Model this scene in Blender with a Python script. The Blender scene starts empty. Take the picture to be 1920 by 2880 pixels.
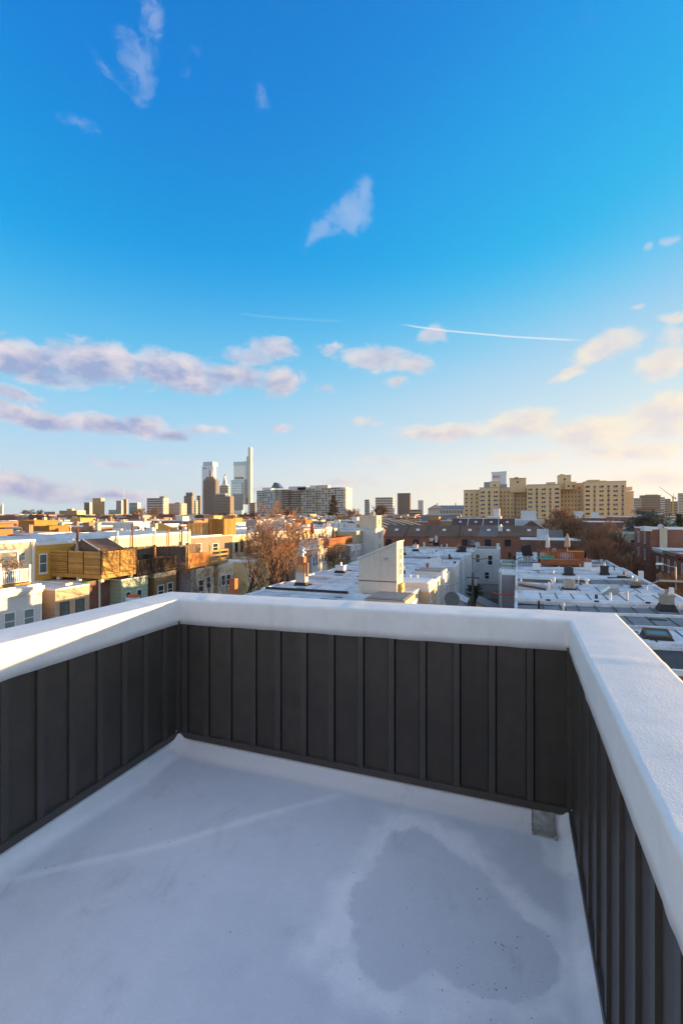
import bpy, math, random
from mathutils import Vector, Matrix, noise
random.seed(7)
SC = bpy.context.scene
COL = SC.collection
R = math.radians

# ---------------------------------------------------------------- camera
FPX, TH, HY, EZ = 1371.0, R(19.84), 1446.0, 13.5     # focal length in photo pixels, heading, horizon row, eye height
cam = bpy.data.cameras.new('camera'); cam_o = bpy.data.objects.new('camera', cam); COL.objects.link(cam_o)
cam.sensor_fit = 'VERTICAL'; cam.sensor_height = 36.0; cam.lens = 36.0 * FPX / 2880.0
cam.shift_y = (HY - 1440.0) / 2880.0
cam.clip_start = 0.05; cam.clip_end = 20000
cam_o.location = (0, 0, EZ); cam_o.rotation_euler = (math.pi / 2, 0, TH)
SC.camera = cam_o
CT, ST = math.cos(TH), math.sin(TH)
def ray(px, py):
    a = (px - 960) / FPX; b = (HY - py) / FPX
    return Vector((a * CT - ST, a * ST + CT, b))
def onz(px, py, z):
    r = ray(px, py); return r * ((z - EZ) / r.z) + Vector((0, 0, EZ))
def onx(px, py, X):
    r = ray(px, py); return r * (X / r.x) + Vector((0, 0, EZ))
def ony(px, py, Y):
    r = ray(px, py); return r * (Y / r.y) + Vector((0, 0, EZ))

# ---------------------------------------------------------------- sky, sun, exposure
SUN_AZ, SUN_EL = R(54.0), R(2.7)
EXPO = 2.35
SC.view_settings.view_transform = 'Standard'; SC.view_settings.look = 'None'
SC.view_settings.exposure = EXPO; SC.view_settings.gamma = 1.0; SC.view_settings.use_curve_mapping = False
SC.cycles.max_bounces = 6; SC.cycles.use_denoising = True
SC.cycles.sample_clamp_indirect = 6.0

class NT:
    """small helper round a node tree"""
    def __init__(s, nt): s.nt = nt
    def n(s, t, **k):
        o = s.nt.nodes.new('ShaderNode' + t)
        for a, b in k.items(): setattr(o, a, b)
        return o
    def _in(s, sock, v):
        if v is None: return
        if isinstance(v, bpy.types.NodeSocket): s.nt.links.new(v, sock)
        else:
            if hasattr(sock.default_value, '__len__') and len(sock.default_value) == 4 and len(v) == 3: v = (*v, 1)
            sock.default_value = v
    def m(s, op, a, b=None, c=None, clamp=False):
        o = s.n('Math', operation=op, use_clamp=clamp); s._in(o.inputs[0], a)
        if b is not None: s._in(o.inputs[1], b)
        if c is not None: s._in(o.inputs[2], c)
        return o.outputs[0]
    def vm(s, op, a, b=None, sc=None):
        o = s.n('VectorMath', operation=op); s._in(o.inputs[0], a)
        if b is not None: s._in(o.inputs[1], b)
        if sc is not None: s._in(o.inputs['Scale'], sc)
        return o.outputs[0]
    def mix(s, f, a, b, blend='MIX'):
        o = s.n('Mix', data_type='RGBA', blend_type=blend); s._in(o.inputs[0], f); s._in(o.inputs[6], a); s._in(o.inputs[7], b)
        return o.outputs[2]
    def noise(s, v, scale, detail=3, rough=.55, dist=0):
        o = s.n('TexNoise'); s._in(o.inputs['Vector'], v); o.inputs['Scale'].default_value = scale
        o.inputs['Detail'].default_value = detail; o.inputs['Roughness'].default_value = rough; o.inputs['Distortion'].default_value = dist
        return o.outputs[0]
    def ramp(s, f, pts, interp='LINEAR'):
        o = s.n('ValToRGB'); s._in(o.inputs[0], f); r = o.color_ramp; r.interpolation = interp
        while len(r.elements) < len(pts): r.elements.new(0.5)
        for e, (p, c) in zip(r.elements, pts):
            e.position = p; e.color = (c, c, c, 1) if not hasattr(c, '__len__') else (*c, 1)
        return o.outputs[0]
    def comb(s, x, y, z):
        o = s.n('CombineXYZ'); s._in(o.inputs[0], x); s._in(o.inputs[1], y); s._in(o.inputs[2], z); return o.outputs[0]
    def sep(s, v):
        o = s.n('SeparateXYZ'); s._in(o.inputs[0], v); return o.outputs
    def sstep(s, x, a, b):
        o = s.n('MapRange', interpolation_type='SMOOTHSTEP'); s._in(o.inputs[0], x); o.inputs[1].default_value = a; o.inputs[2].default_value = b
        return o.outputs[0]

def make_world():
    w = bpy.data.worlds.new('World'); SC.world = w; w.use_nodes = True
    g = NT(w.node_tree); bg = w.node_tree.nodes['Background']
    sky = g.n('TexSky'); sky.sky_type = 'NISHITA'; sky.sun_disc = False
    sky.sun_elevation = SUN_EL; sky.sun_rotation = SUN_AZ; sky.altitude = 0
    sky.air_density = 1; sky.dust_density = 0.4; sky.ozone_density = 3
    # tone of the sky: a per-channel response curve, as the photograph's processing gives it
    r_, g_, b_ = g.sep(g.vm('SCALE', sky.outputs[0], sc=0.1))
    rr = g.ramp(r_, [(0, 0), (.020, .0), (.027, .0), (.034, .05), (.045, .19), (.085, .40), (.15, .56), (.28, .82), (.5, .97), (1, 1.0)])
    gg = g.ramp(g_, [(0, 0), (.034, .22), (.046, .34), (.06, .44), (.08, .53), (.14, .67), (.2, .70), (.36, .86), (.6, .95), (1, 1.0)])
    bb = g.ramp(b_, [(0, 0), (.05, .52), (.07, .70), (.09, .81), (.115, .86), (.16, .88), (.25, .85), (.5, .88), (1, .95)])
    base0 = g.comb(rr, gg, bb)
    # clouds, placed by heading and elevation
    tc = g.n('TexCoord').outputs['Generated']
    dx, dy, dz = g.sep(tc)
    az = g.m('ARCTAN2', dx, dy); el = g.m('ARCSINE', dz)
    hz = g.m('SUBTRACT', 1, g.sstep(el, -.01, .17))
    base = g.mix(g.m('MULTIPLY', hz, .9), base0, g.mix(g.sstep(az, -.85, .15), (.60, .62, .68), (1.0, .88, .66)))
    pale = g.m('MULTIPLY', g.m('SUBTRACT', 1, g.sstep(el, .03, .50)), .55)
    base = g.mix(pale, base, g.mix(g.sstep(az, -.9, .3), (.60, .80, .92), (.98, .93, .84)))
    def ae(px, py):
        d = ray(px, py).normalized(); return math.atan2(d.x, d.y), math.asin(d.z)
    clouds = [  # photo px of the middle, half sizes, weight, tilt
        (385, 165, 90, 150, .50, -.25), (425, 30, 40, 90, .50, 0), (300, 200, 70, 30, .30, -.5), (380, 262, 55, 45, .40, 0), (233, 355, 62, 34, .42, 0), (735, 275, 34, 70, .38, -.2), (527, 202, 30, 48, .33, .6), (560, 130, 60, 50, .25, 0), (1035, 450, 30, 20, .22, 0),
        (990, 590, 85, 78, .86, .8), (905, 640, 90, 42, .62, .5), (1030, 535, 40, 45, .7, .8), (1850, 690, 22, 14, .6, 0), (1905, 670, 26, 20, .6, 0),
        (40, 1010, 240, 72, 1.1, 0), (290, 1022, 210, 76, 1.15, .0), (500, 1045, 180, 66, 1.1, -.1), (545, 1085, 90, 38, .9, 0), (650, 1058, 120, 42, .95, 0), (765, 985, 88, 38, .95, -.1), (700, 1010, 120, 44, .6, 0), (788, 1072, 82, 48, 1.05, .1), (120, 1060, 150, 40, .8, 0), (40, 1112, 140, 26, .75, -.1),
        (90, 1172, 200, 40, 1.1, -.1), (280, 1196, 150, 34, 1.05, -.1), (400, 1200, 100, 40, 1.05, -.2), (480, 1222, 90, 22, .9, 0), (590, 1210, 110, 20, .55, 0), (796, 1199, 48, 18, .7, 0), (930, 985, 40, 22, .6, 0), (935, 1095, 55, 26, .55, 0), (895, 978, 18, 14, .5, 0),
        (60, 1372, 260, 52, 1.0, -.05), (330, 1402, 220, 32, .8, -.05), (700, 1380, 260, 22, .5, 0), (980, 1360, 170, 24, .55, 0), (350, 1300, 300, 20, .42, 0),
        (1060, 1008, 130, 44, 1.0, -.1), (1150, 1030, 100, 30, .9, 0), (1232, 948, 58, 34, .95, .3), (1115, 1070, 45, 20, .75, 0), (950, 975, 30, 18, .7, 0),
        (1700, 985, 150, 48, 1.05, .25), (1600, 1048, 90, 24, .85, .3), (1868, 1020, 130, 58, 1.0, .15), (1895, 885, 50, 26, .85, -.2), (1808, 862, 18, 14, .6, 0), (1770, 940, 60, 22, .5, .2), (1900, 950, 60, 60, .6, 0),
        (1240, 1216, 180, 34, .95, 0), (1470, 1190, 160, 58, 1.0, 0), (1660, 1212, 170, 62, 1.05, 0), (1860, 1175, 160, 80, 1.1, .15), (1760, 1268, 260, 36, .85, 0), (1480, 1290, 200, 30, .6, 0), (1020, 1185, 80, 20, .5, 0), (1080, 1300, 120, 22, .45, 0), (1850, 1340, 180, 34, .75, 0), (1250, 1370, 200, 24, .4, 0)]
    vec = g.comb(az, el, 0.0)
    wob = g.noise(vec, 7, 3, .6)
    wob2 = g.noise(g.vm('ADD', vec, (5.2, 1.3, 0)), 7, 3, .6)
    waz = g.m('ADD', az, g.m('MULTIPLY', g.m('SUBTRACT', wob, .5), .10))
    wel = g.m('ADD', el, g.m('MULTIPLY', g.m('SUBTRACT', wob2, .5), .05))
    wvec = g.comb(waz, wel, 0.0)
    total = fe = fsum = None
    for (px, py, hx, hy, wt, tilt) in clouds:
        a0, e0 = ae(px, py); a1, e1 = ae(px + hx, py); a2, e2 = ae(px, py - hy)
        ha = math.hypot(a1 - a0, e1 - e0) * 1.12; he = math.hypot(a2 - a0, e2 - e0) * 1.12
        mp = g.n('Mapping', vector_type='TEXTURE'); g._in(mp.inputs[0], wvec)
        mp.inputs['Location'].default_value = (a0, e0, 0); mp.inputs['Rotation'].default_value = (0, 0, tilt); mp.inputs['Scale'].default_value = (ha, he, 1)
        gr = g.n('TexGradient', gradient_type='SPHERICAL'); g._in(gr.inputs[0], mp.outputs[0])
        f = g.m('MULTIPLY', gr.outputs['Fac'], wt * 1.35)
        total = f if total is None else g.m('SMOOTH_MAX', total, f, .15)
        fe = g.m('MULTIPLY', f, e0) if fe is None else g.m('MULTIPLY_ADD', f, e0, fe)
        fsum = f if fsum is None else g.m('ADD', fsum, f)
    rise = g.m('MULTIPLY', g.m('SUBTRACT', g.m('MULTIPLY', fsum, wel), fe), 22.0)
    # unseen brighter cloud, added round the rest of the sky to lift the shade
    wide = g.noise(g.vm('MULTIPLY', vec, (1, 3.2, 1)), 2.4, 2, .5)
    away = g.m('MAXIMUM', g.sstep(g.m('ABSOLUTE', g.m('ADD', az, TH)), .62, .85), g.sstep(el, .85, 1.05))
    fill_cloud = g.m('MULTIPLY', away, g.sstep(wide, .36, .56))
    total = g.m('MAXIMUM', total, fill_cloud)
    fvec = g.vm('MULTIPLY', vec, (1, 1.7, 1))
    fine = g.noise(fvec, 21, 9, .66, .7)
    lit_n = g.noise(g.vm('ADD', fvec, (-.012, -.022, 0)), 16, 4, .55, .3)
    dens = g.m('ADD', total, g.m('MULTIPLY', g.m('SUBTRACT', fine, .5), 1.9))
    dens = g.m('MULTIPLY', dens, g.sstep(total, .0, .25))
    alpha = g.m('MULTIPLY', g.sstep(dens, .10, .66), g.m('ADD', .25, g.m('MULTIPLY', total, .78)), clamp=True)
    alpha = g.m('MULTIPLY', alpha, g.m('SUBTRACT', 1, g.m('MULTIPLY', g.sstep(el, .30, .55), .42)))
    # lit rims and greyer, lavender undersides
    shade = g.m('ADD', g.m('MULTIPLY', g.m('SUBTRACT', fine, lit_n), 2.2), g.m('ADD', .50, g.m('MULTIPLY', rise, .55)))
    shade = g.m('ADD', shade, g.m('MULTIPLY', g.m('SUBTRACT', .62, dens), .45))
    sun_side = g.sstep(az, -.75, .25)
    dark = g.mix(sun_side, (.34, .40, .64), (.72, .70, .74))
    lite = g.mix(sun_side, (.90, .78, .78), (1.0, .87, .64))
    ccol = g.mix(g.m('MULTIPLY', shade, 1, clamp=True), dark, lite)
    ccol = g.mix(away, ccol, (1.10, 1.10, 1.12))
    hi = g.m('MULTIPLY', g.sstep(el, .22, .5), g.m('SUBTRACT', 1, away))
    ccol = g.mix(g.m('MULTIPLY', hi, .75), ccol, (.40, .56, .86))
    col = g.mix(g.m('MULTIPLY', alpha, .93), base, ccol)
    # two vapour trails
    for (p0, p1, th, al) in (((1110, 909), (1660, 958), .0026, .62), ((650, 880), (985, 904), .003, .09)):
        a0, e0 = ae(*p0); a1, e1 = ae(*p1); L = math.hypot(a1 - a0, e1 - e0); ux, uy = (a1 - a0) / L, (e1 - e0) / L
        u = g.m('SUBTRACT', az, a0); v = g.m('SUBTRACT', g.m('ADD', el, g.m('MULTIPLY', g.m('SUBTRACT', wob, .5), .004)), e0)
        t = g.m('ADD', g.m('MULTIPLY', u, ux / L), g.m('MULTIPLY', v, uy / L))
        d = g.m('ABSOLUTE', g.m('ADD', g.m('MULTIPLY', u, -uy), g.m('MULTIPLY', v, ux)))
        f = g.m('MULTIPLY', g.sstep(t, 0, .15), g.m('SUBTRACT', 1, g.sstep(t, .85, 1.0)))
        f = g.m('MULTIPLY', f, g.m('SUBTRACT', 1, g.sstep(d, 0, th)))
        col = g.mix(g.m('MULTIPLY', f, al), col, (.93, .93, .95))
    STR = 0.15
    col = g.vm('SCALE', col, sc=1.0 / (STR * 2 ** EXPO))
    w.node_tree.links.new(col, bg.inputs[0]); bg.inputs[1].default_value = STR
    w.cycles.sampling_method = 'NONE'
make_world()

sd = Vector((math.sin(SUN_AZ) * math.cos(SUN_EL), math.cos(SUN_AZ) * math.cos(SUN_EL), math.sin(SUN_EL)))
sun = bpy.data.lights.new('sun', 'SUN'); sun.energy = 3.1; sun.angle = R(0.6); sun.color = (1.0, .61, .25)
sun_o = bpy.data.objects.new('sun', sun); COL.objects.link(sun_o); sun_o.rotation_euler = sd.to_track_quat('Z', 'Y').to_euler()
sun_o.location = (60, 60, 60)

# ---------------------------------------------------------------- materials
MATS = {}
def mat(name, col, rough=.7, var=.12, vs=1.2, kind=None, line=.2, col2=None, metal=0, bump=.0, bs=30, spec=.3, streak=0, objvar=0):
    """procedural surface: base colour with uneven wear, optional boards, bricks or seams (in metres, from world position)"""
    if name in MATS: return MATS[name]
    M = bpy.data.materials.new(name); M.use_nodes = True; g = NT(M.node_tree)
    b = M.node_tree.nodes['Principled BSDF']
    pos = g.n('NewGeometry').outputs['Position']
    x, y, z = g.sep(pos)
    n1 = g.noise(pos, vs, 4, .6)
    n2 = g.noise(pos, vs * 9, 3, .6)
    f = g.m('ADD', g.m('MULTIPLY', n1, .65), g.m('MULTIPLY', n2, .35))
    k = g.m('ADD', 1 - var, g.m('MULTIPLY', g.sstep(f, .3, .7), 2 * var))
    c = g.vm('SCALE', (*col,), sc=k)
    height = None
    if objvar: c = g.vm('SCALE', c, sc=g.m('ADD', 1 - objvar, g.m('MULTIPLY', g.n('ObjectInfo').outputs['Random'], 2 * objvar)))
    if streak:
        sv = g.noise(g.vm('MULTIPLY', pos, (3.5, 3.5, .25)), 1.6, 3, .6)
        c = g.vm('SCALE', c, sc=g.m('SUBTRACT', 1.0, g.m('MULTIPLY', g.sstep(sv, .5, .8), streak)))
    if kind == 'siding':        # horizontal boards
        fr = g.m('FRACT', g.m('DIVIDE', z, line))
        gap = g.m('SUBTRACT', 1, g.sstep(fr, .0, .16))
        row = g.n('TexWhiteNoise', noise_dimensions='1D'); g._in(row.inputs['W'], g.m('FLOOR', g.m('DIVIDE', z, line)))
        c = g.vm('SCALE', c, sc=g.m('SUBTRACT', g.m('ADD', .97, g.m('MULTIPLY', row.outputs[0], .06)), g.m('MULTIPLY', gap, .34)))
        height = g.m('SUBTRACT', 1, fr); bump = bump or .5; hd = .03
    elif kind == 'brick':
        br = g.n('TexBrick'); g._in(br.inputs['Vector'], g.comb(g.m('ADD', x, y), z, 0))
        br.inputs['Scale'].default_value = 1; br.inputs['Brick Width'].default_value = .22; br.inputs['Row Height'].default_value = .075
        br.inputs['Mortar Size'].default_value = .008; br.inputs['Bias'].default_value = 0
        c2 = col2 or tuple(v * .6 for v in col)
        br.inputs['Color1'].default_value = (*col, 1); br.inputs['Color2'].default_value = (*c2, 1); br.inputs['Mortar'].default_value = (.25, .2, .17, 1)
        c = g.vm('SCALE', br.outputs[0], sc=k); height = br.outputs['Fac']; bump = bump or -.3; hd = .01
    elif kind == 'shingle':
        br = g.n('TexBrick'); g._in(br.inputs['Vector'], g.comb(x, g.m('ADD', y, z), 0))
        br.inputs['Scale'].default_value = 1; br.inputs['Brick Width'].default_value = .3; br.inputs['Row Height'].default_value = .16
        br.inputs['Mortar Size'].default_value = .012
        br.inputs['Color1'].default_value = (*col, 1); br.inputs['Color2'].default_value = (*[v * .72 for v in col], 1); br.inputs['Mortar'].default_value = (*[v * .4 for v in col], 1)
        c = g.vm('SCALE', br.outputs[0], sc=k); hd = .01
    elif kind == 'wood':
        st = g.noise(g.vm('MULTIPLY', pos, (6, 6, 1.5)), 5, 4, .65)
        c = g.mix(g.sstep(st, .3, .75), c, g.vm('SCALE', c, sc=.6)); hd = .01
        c = g.vm('SCALE', c, sc=g.m('ADD', .72, g.m('MULTIPLY', g.n('ObjectInfo').outputs['Random'], .5)))
    else: hd = .01
    if bump:
        bn = g.n('Bump'); bn.inputs['Strength'].default_value = abs(bump); bn.inputs['Distance'].default_value = hd
        h = height if height is not None else g.noise(pos, bs, 4, .6)
        if bump < 0: bn.invert = True
        g._in(bn.inputs['Height'], h); M.node_tree.links.new(bn.outputs[0], b.inputs['Normal'])
    g._in(b.inputs['Base Color'], c)
    b.inputs['Roughness'].default_value = rough; b.inputs['Metallic'].default_value = metal
    b.inputs['Specular IOR Level'].default_value = spec
    MATS[name] = M
    return M
def glass(name, col, rough=.08, spec=.8):
    if name in MATS: return MATS[name]
    M = bpy.data.materials.new(name); M.use_nodes = True; g = NT(M.node_tree); b = M.node_tree.nodes['Principled BSDF']
    pos = g.n('NewGeometry').outputs['Position']; k = g.noise(pos, .9, 2, .5)
    g._in(b.inputs['Base Color'], g.vm('SCALE', (*col,), sc=g.m('ADD', .45, g.m('MULTIPLY', k, 1.1))))
    b.inputs['Roughness'].default_value = rough; b.inputs['Specular IOR Level'].default_value = spec
    MATS[name] = M
    return M

# ---------------------------------------------------------------- mesh helpers
def link(o, parent=None):
    COL.objects.link(o)
    if parent is not None: o.parent = parent
    return o
def tag(o, label=None, cat=None, group=None, kind=None):
    if label: o['label'] = label
    if cat: o['category'] = cat
    if group: o['group'] = group
    if kind: o['kind'] = kind
    return o
def thing(name, loc, label, cat, group=None, rz=0):
    o = bpy.data.objects.new(name, None); o.empty_display_size = .2; link(o); o.location = loc; o.rotation_euler.z = rz
    return tag(o, label, cat, group)
class MB:
    def __init__(s): s.v = []; s.f = []
    def quad(s, *p):
        i = len(s.v); s.v += [tuple(q) for q in p]; s.f.append(tuple(range(i, i + len(p))))
    def box(s, x0, x1, y0, y1, z0, z1):
        i = len(s.v)
        s.v += [(x0, y0, z0), (x1, y0, z0), (x1, y1, z0), (x0, y1, z0), (x0, y0, z1), (x1, y0, z1), (x1, y1, z1), (x0, y1, z1)]
        s.f += [tuple(i + k for k in q) for q in ((0, 3, 2, 1), (4, 5, 6, 7), (0, 1, 5, 4), (1, 2, 6, 5), (2, 3, 7, 6), (3, 0, 4, 7))]
        return s
    def hexa(s, b, t):
        i = len(s.v); s.v += [tuple(q) for q in b] + [tuple(q) for q in t]
        s.f += [tuple(i + k for k in q) for q in ((0, 3, 2, 1), (4, 5, 6, 7), (0, 1, 5, 4), (1, 2, 6, 5), (2, 3, 7, 6), (3, 0, 4, 7))]
        return s
    def tube(s, p0, p1, r0, r1=None, n=6, cap=True):
        r1 = r0 if r1 is None else r1
        p0, p1 = Vector(p0), Vector(p1); d = (p1 - p0)
        if d.length < 1e-6: return s
        d.normalize(); a = d.orthogonal().normalized(); b = d.cross(a); i = len(s.v)
        for p, r in ((p0, r0), (p1, r1)):
            for k in range(n):
                t = 2 * math.pi * k / n; s.v.append(tuple(p + a * (r * math.cos(t)) + b * (r * math.sin(t))))
        for k in range(n): s.f.append((i + k, i + (k + 1) % n, i + n + (k + 1) % n, i + n + k))
        if cap: s.f.append(tuple(i + k for k in reversed(range(n)))); s.f.append(tuple(i + n + k for k in range(n)))
        return s
    def lathe(s, c, prof, n=12):
        i = len(s.v); c = Vector(c)
        for (r, z) in prof:
            for k in range(n):
                t = 2 * math.pi * k / n; s.v.append((c.x + r * math.cos(t), c.y + r * math.sin(t), c.z + z))
        for j in range(len(prof) - 1):
            for k in range(n): s.f.append((i + j * n + k, i + j * n + (k + 1) % n, i + (j + 1) * n + (k + 1) % n, i + (j + 1) * n + k))
        s.f.append(tuple(i + k for k in reversed(range(n)))); s.f.append(tuple(i + (len(prof) - 1) * n + k for k in range(n)))
        return s
    def mesh(s, name, m, smooth=False):
        me = bpy.data.meshes.new(name); me.from_pydata(s.v, [], s.f); me.update()
        if m: me.materials.append(m)
        if smooth: me.shade_smooth()
        return me
    def build(s, name, m, parent=None, smooth=False, off=None):
        if off is not None: s.v = [(a - off[0], b - off[1], c - off[2]) for a, b, c in s.v]
        return link(bpy.data.objects.new(name, s.mesh(name, m, smooth)), parent)
def pbox(name, m, parent, x0, x1, y0, y1, z0, z1):
    """box in world metres as a child of a thing standing unrotated at parent.location"""
    L = parent.location if parent is not None else Vector()
    if parent is not None and parent.parent is not None: L = L + parent.parent.location
    return MB().box(x0 - L.x, x1 - L.x, y0 - L.y, y1 - L.y, z0 - L.z, z1 - L.z).build(name, m, parent)
UNIT = {}
def unit(key, m, fn):
    k = (key, m.name)
    if k not in UNIT: UNIT[k] = fn().mesh(key, m)
    return UNIT[k]
def inst(name, me, parent, loc, sc=(1, 1, 1), rz=0):
    o = bpy.data.objects.new(name, me); link(o, parent); o.location = loc; o.scale = sc; o.rotation_euler.z = rz
    return o
# ---------------------------------------------------------------- the roof terrace
FZ = EZ - 1.7
XL, XR, YL, YR, HB, HT, OV, CW, ZR = -2.446, .3133, 3.095, 3.295, .863, 1.051, .02, .318, -.151
YN = -3.2                                              # the terrace goes on behind the viewer
M_COAT = mat('white_roof_coating', (.73, .725, .715), .6, .06, 2.0, streak=.10, bump=.2, bs=120, spec=.4)
M_DARK = mat('charcoal_steel', (.060, .050, .042), .46, .2, 1.3, bump=.05, bs=260, spec=.35, streak=.28, objvar=.10)
M_DARK2 = mat('charcoal_trim', (.070, .061, .054), .45, .10, 3.0, bump=.05, bs=260, spec=.35)
def floor_z(x): return FZ + ZR * (min(max((x - XL) / (XR - XL), -.1), 1.1))
UP = .075                                              # the membrane turns up the walls by this much
def surf_z(x): return floor_z(x) - UP
def back_y(x): return YL + (YR - YL) * (x - XL) / (XR - XL)

def floor_material():
    M = bpy.data.materials.new('terrace_membrane'); M.use_nodes = True; g = NT(M.node_tree); b = M.node_tree.nodes['Principled BSDF']
    pos = g.n('NewGeometry').outputs['Position']
    at = g.n('Attribute'); at.attribute_name = 'stain'; st = at.outputs['Color']
    s0, s1, s2 = g.sep(st)
    en = g.m('ADD', g.m('MULTIPLY', g.m('SUBTRACT', g.noise(pos, 22, 5, .65), .5), 1.1), g.m('MULTIPLY', g.m('SUBTRACT', g.noise(pos, 6, 3, .6), .5), .7))
    s0 = g.m('MULTIPLY', g.sstep(g.m('ADD', s0, g.m('MULTIPLY', en, .8)), .28, .62), g.m('ADD', .8, g.m('MULTIPLY', en, .6)), clamp=True)
    s1 = g.m('MULTIPLY', s1, g.m('ADD', 1.0, g.m('MULTIPLY', en, .9)), clamp=True)
    n1 = g.noise(pos, 1.3, 5, .6); n2 = g.noise(pos, 9, 4, .6); n3 = g.noise(pos, 140, 2, .5)
    base = g.mix(g.sstep(n1, .32, .68), (.68, .71, .755), (.745, .77, .805))
    base = g.vm('SCALE', base, sc=g.m('ADD', .93, g.m('MULTIPLY', n2, .14)))
    c = g.mix(g.m('MULTIPLY', s1, 1.0, clamp=True), base, (.93, .935, .94))
    c = g.mix(g.m('MULTIPLY', s0, .95, clamp=True), c, (.67, .695, .73))
    c = g.mix(g.m('MULTIPLY', s2, 1, clamp=True), c, (.78, .74, .72))
    c = g.vm('SCALE', c, sc=g.m('ADD', .90, g.m('MULTIPLY', n3, .20)))
    dirt = g.noise(g.vm('MULTIPLY', pos, (1, .6, 1)), 3.1, 6, .68, .8); c = g.vm('SCALE', c, sc=g.m('SUBTRACT', 1, g.m('MULTIPLY', g.sstep(dirt, .52, .8), .22)))
    g._in(b.inputs['Base Color'], c); b.inputs['Roughness'].default_value = .5; b.inputs['Specular IOR Level'].default_value = .35
    bn = g.n('Bump'); bn.inputs['Strength'].default_value = .25; bn.inputs['Distance'].default_value = .004
    g._in(bn.inputs['Height'], g.m('ADD', g.noise(pos, 90, 4, .6), g.noise(pos, 12, 3, .6))); M.node_tree.links.new(bn.outputs[0], b.inputs['Normal'])
    return M
def seg_dist(p, a, b):
    ab = b - a; t = max(0, min(1, (p - a).dot(ab) / ab.length_squared)); return (p - a - ab * t).length
def poly_sd(p, poly):
    d = 1e9; ins = False; n = len(poly)
    for i in range(n):
        a, b = poly[i], poly[(i + 1) % n]; d = min(d, seg_dist(p, a, b))
        if (a.y > p.y) != (b.y > p.y) and p.x < (b.x - a.x) * (p.y - a.y) / (b.y - a.y) + a.x: ins = not ins
    return -d if ins else d
def onfloor(px, py):
    z = FZ
    for _ in range(6):
        p = onz(px, py, z); z = surf_z(p.x)
    return Vector((p.x, p.y))
def build_floor():
    k = 1 / .8167
    def zz(pts): return [onfloor(x * k, 2080 + y * k) for x, y in pts]
    puddle = zz([(905, 215), (955, 208), (1000, 232), (1060, 275), (1110, 305), (1180, 390), (1255, 465), (1275, 520), (1235, 585), (1180, 600), (1100, 582), (1040, 560), (1000, 535), (900, 565), (850, 540), (822, 490), (808, 400), (822, 340), (870, 270)])
    ring = zz([(890, 170), (985, 175), (1080, 230), (1140, 300), (1240, 375), (1320, 450), (1345, 560), (1300, 650), (1000, 660), (800, 610), (700, 500), (720, 420), (790, 320), (850, 250)])
    ring2 = zz([(1225, 215), (1300, 215), (1330, 330), (1260, 300)])
    dark2 = zz([(1125, 235), (1225, 240), (1240, 290), (1310, 320), (1320, 430), (1230, 380), (1170, 310), (1140, 280)])
    seams = [zz([(20, 322), (150, 292), (400, 235), (620, 170), (780, 128)]), zz([(0, 312), (120, 235), (230, 165), (330, 100), (395, 45)]), zz([(430, 30), (800, 112), (1000, 160), (1225, 212)])]
    st = .022
    xs = [XL + (XR - XL) * i / 126 for i in range(127)]
    ny = 285
    v, f, cols = [], [], []
    for j in range(ny + 1):
        for x in xs:
            yb = back_y(x); y = YN + (yb - YN) * j / ny
            # finer spacing towards the back wall is not needed: an even grid
            z = surf_z(x); p = Vector((x, y))
            dl, dr, db = x - XL, XR - x, yb - y
            for d, wdt, hh in ((dl, .12, UP + .004), (dr, .09, UP + .004), (db, .15, UP + .004)):
                if d < wdt: z += hh * (1 - d / wdt) ** 1.6
            z += .006 * noise.noise(Vector((x * 1.2, y * 1.2, 0))) + .0015 * noise.noise(Vector((x * 6, y * 6, 3)))
            sm = 0
            if y > .2:
                for s in seams:
                    d = min(seg_dist(p, s[i], s[i + 1]) for i in range(len(s) - 1))
                    d += .012 * noise.noise(Vector((x * 3, y * 3, 9)))
                    e = math.exp(-(d / .026) ** 2); sm = max(sm, e * .55)
                    z += .005 * e
            r = g_ = b_ = 0
            if y > .3:
                wn = .035 * noise.noise(Vector((x * 5, y * 5, 1))) + .03 * noise.noise(Vector((x * 13, y * 13, 2))) 
                d = poly_sd(p, puddle) + wn; r = 1 - min(1, max(0, (d + .04) / .09))
                d = poly_sd(p, ring) + wn * 1.8; g_ = (1 - min(1, max(0, (d + .06) / .14))) * (.95 + .6 * noise.noise(Vector((x * 7, y * 7, 4))))
                d = poly_sd(p, ring2) + wn; g_ = max(g_, .8 * (1 - min(1, max(0, (d + .01) / .04))))
                d = poly_sd(p, dark2) + wn; r = max(r, .62 * (1 - min(1, max(0, (d + .03) / .07))))
                g_ *= 1 - .8 * r
            g_ = max(g_, sm)
            b_ = (1 - min(1, max(0, (db - .13 + .015 * noise.noise(Vector((x * 9, y * 9, 5)))) / .03))) * .8
            v.append((x, y, z)); cols.append((max(0, r), max(0, g_), b_, 1))
    nx = len(xs)
    for j in range(ny):
        for i in range(nx - 1): f.append((j * nx + i, j * nx + i + 1, (j + 1) * nx + i + 1, (j + 1) * nx + i))
    me = bpy.data.meshes.new('floor'); me.from_pydata(v, [], f); me.update()
    ca = me.color_attributes.new('stain', 'FLOAT_COLOR', 'POINT')
    ca.data.foreach_set('color', [c for q in cols for c in q])
    me.materials.append(floor_material()); me.shade_smooth()
    o = link(bpy.data.objects.new('floor', me)); tag(o, kind='structure')
    # the scupper: a dirty outlet cut through the upstand in the corner
    m_sc = mat('scupper_grime', (.36, .355, .32), .85, .4, 14, bump=.4, bs=60)
    a = onfloor(1497, 2345); c = onfloor(1560, 2352)
    x0, x1 = a.x, c.x
    yb = back_y((x0 + x1) / 2); mb = MB(); zb = surf_z((x0 + x1) / 2)
    prof = [(0, .012), (-.035, .010), (-.075, .02), (-.11, .04), (-.145, .062), (-.163, .08)]
    y_s = yb - .165; prev = None
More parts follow.
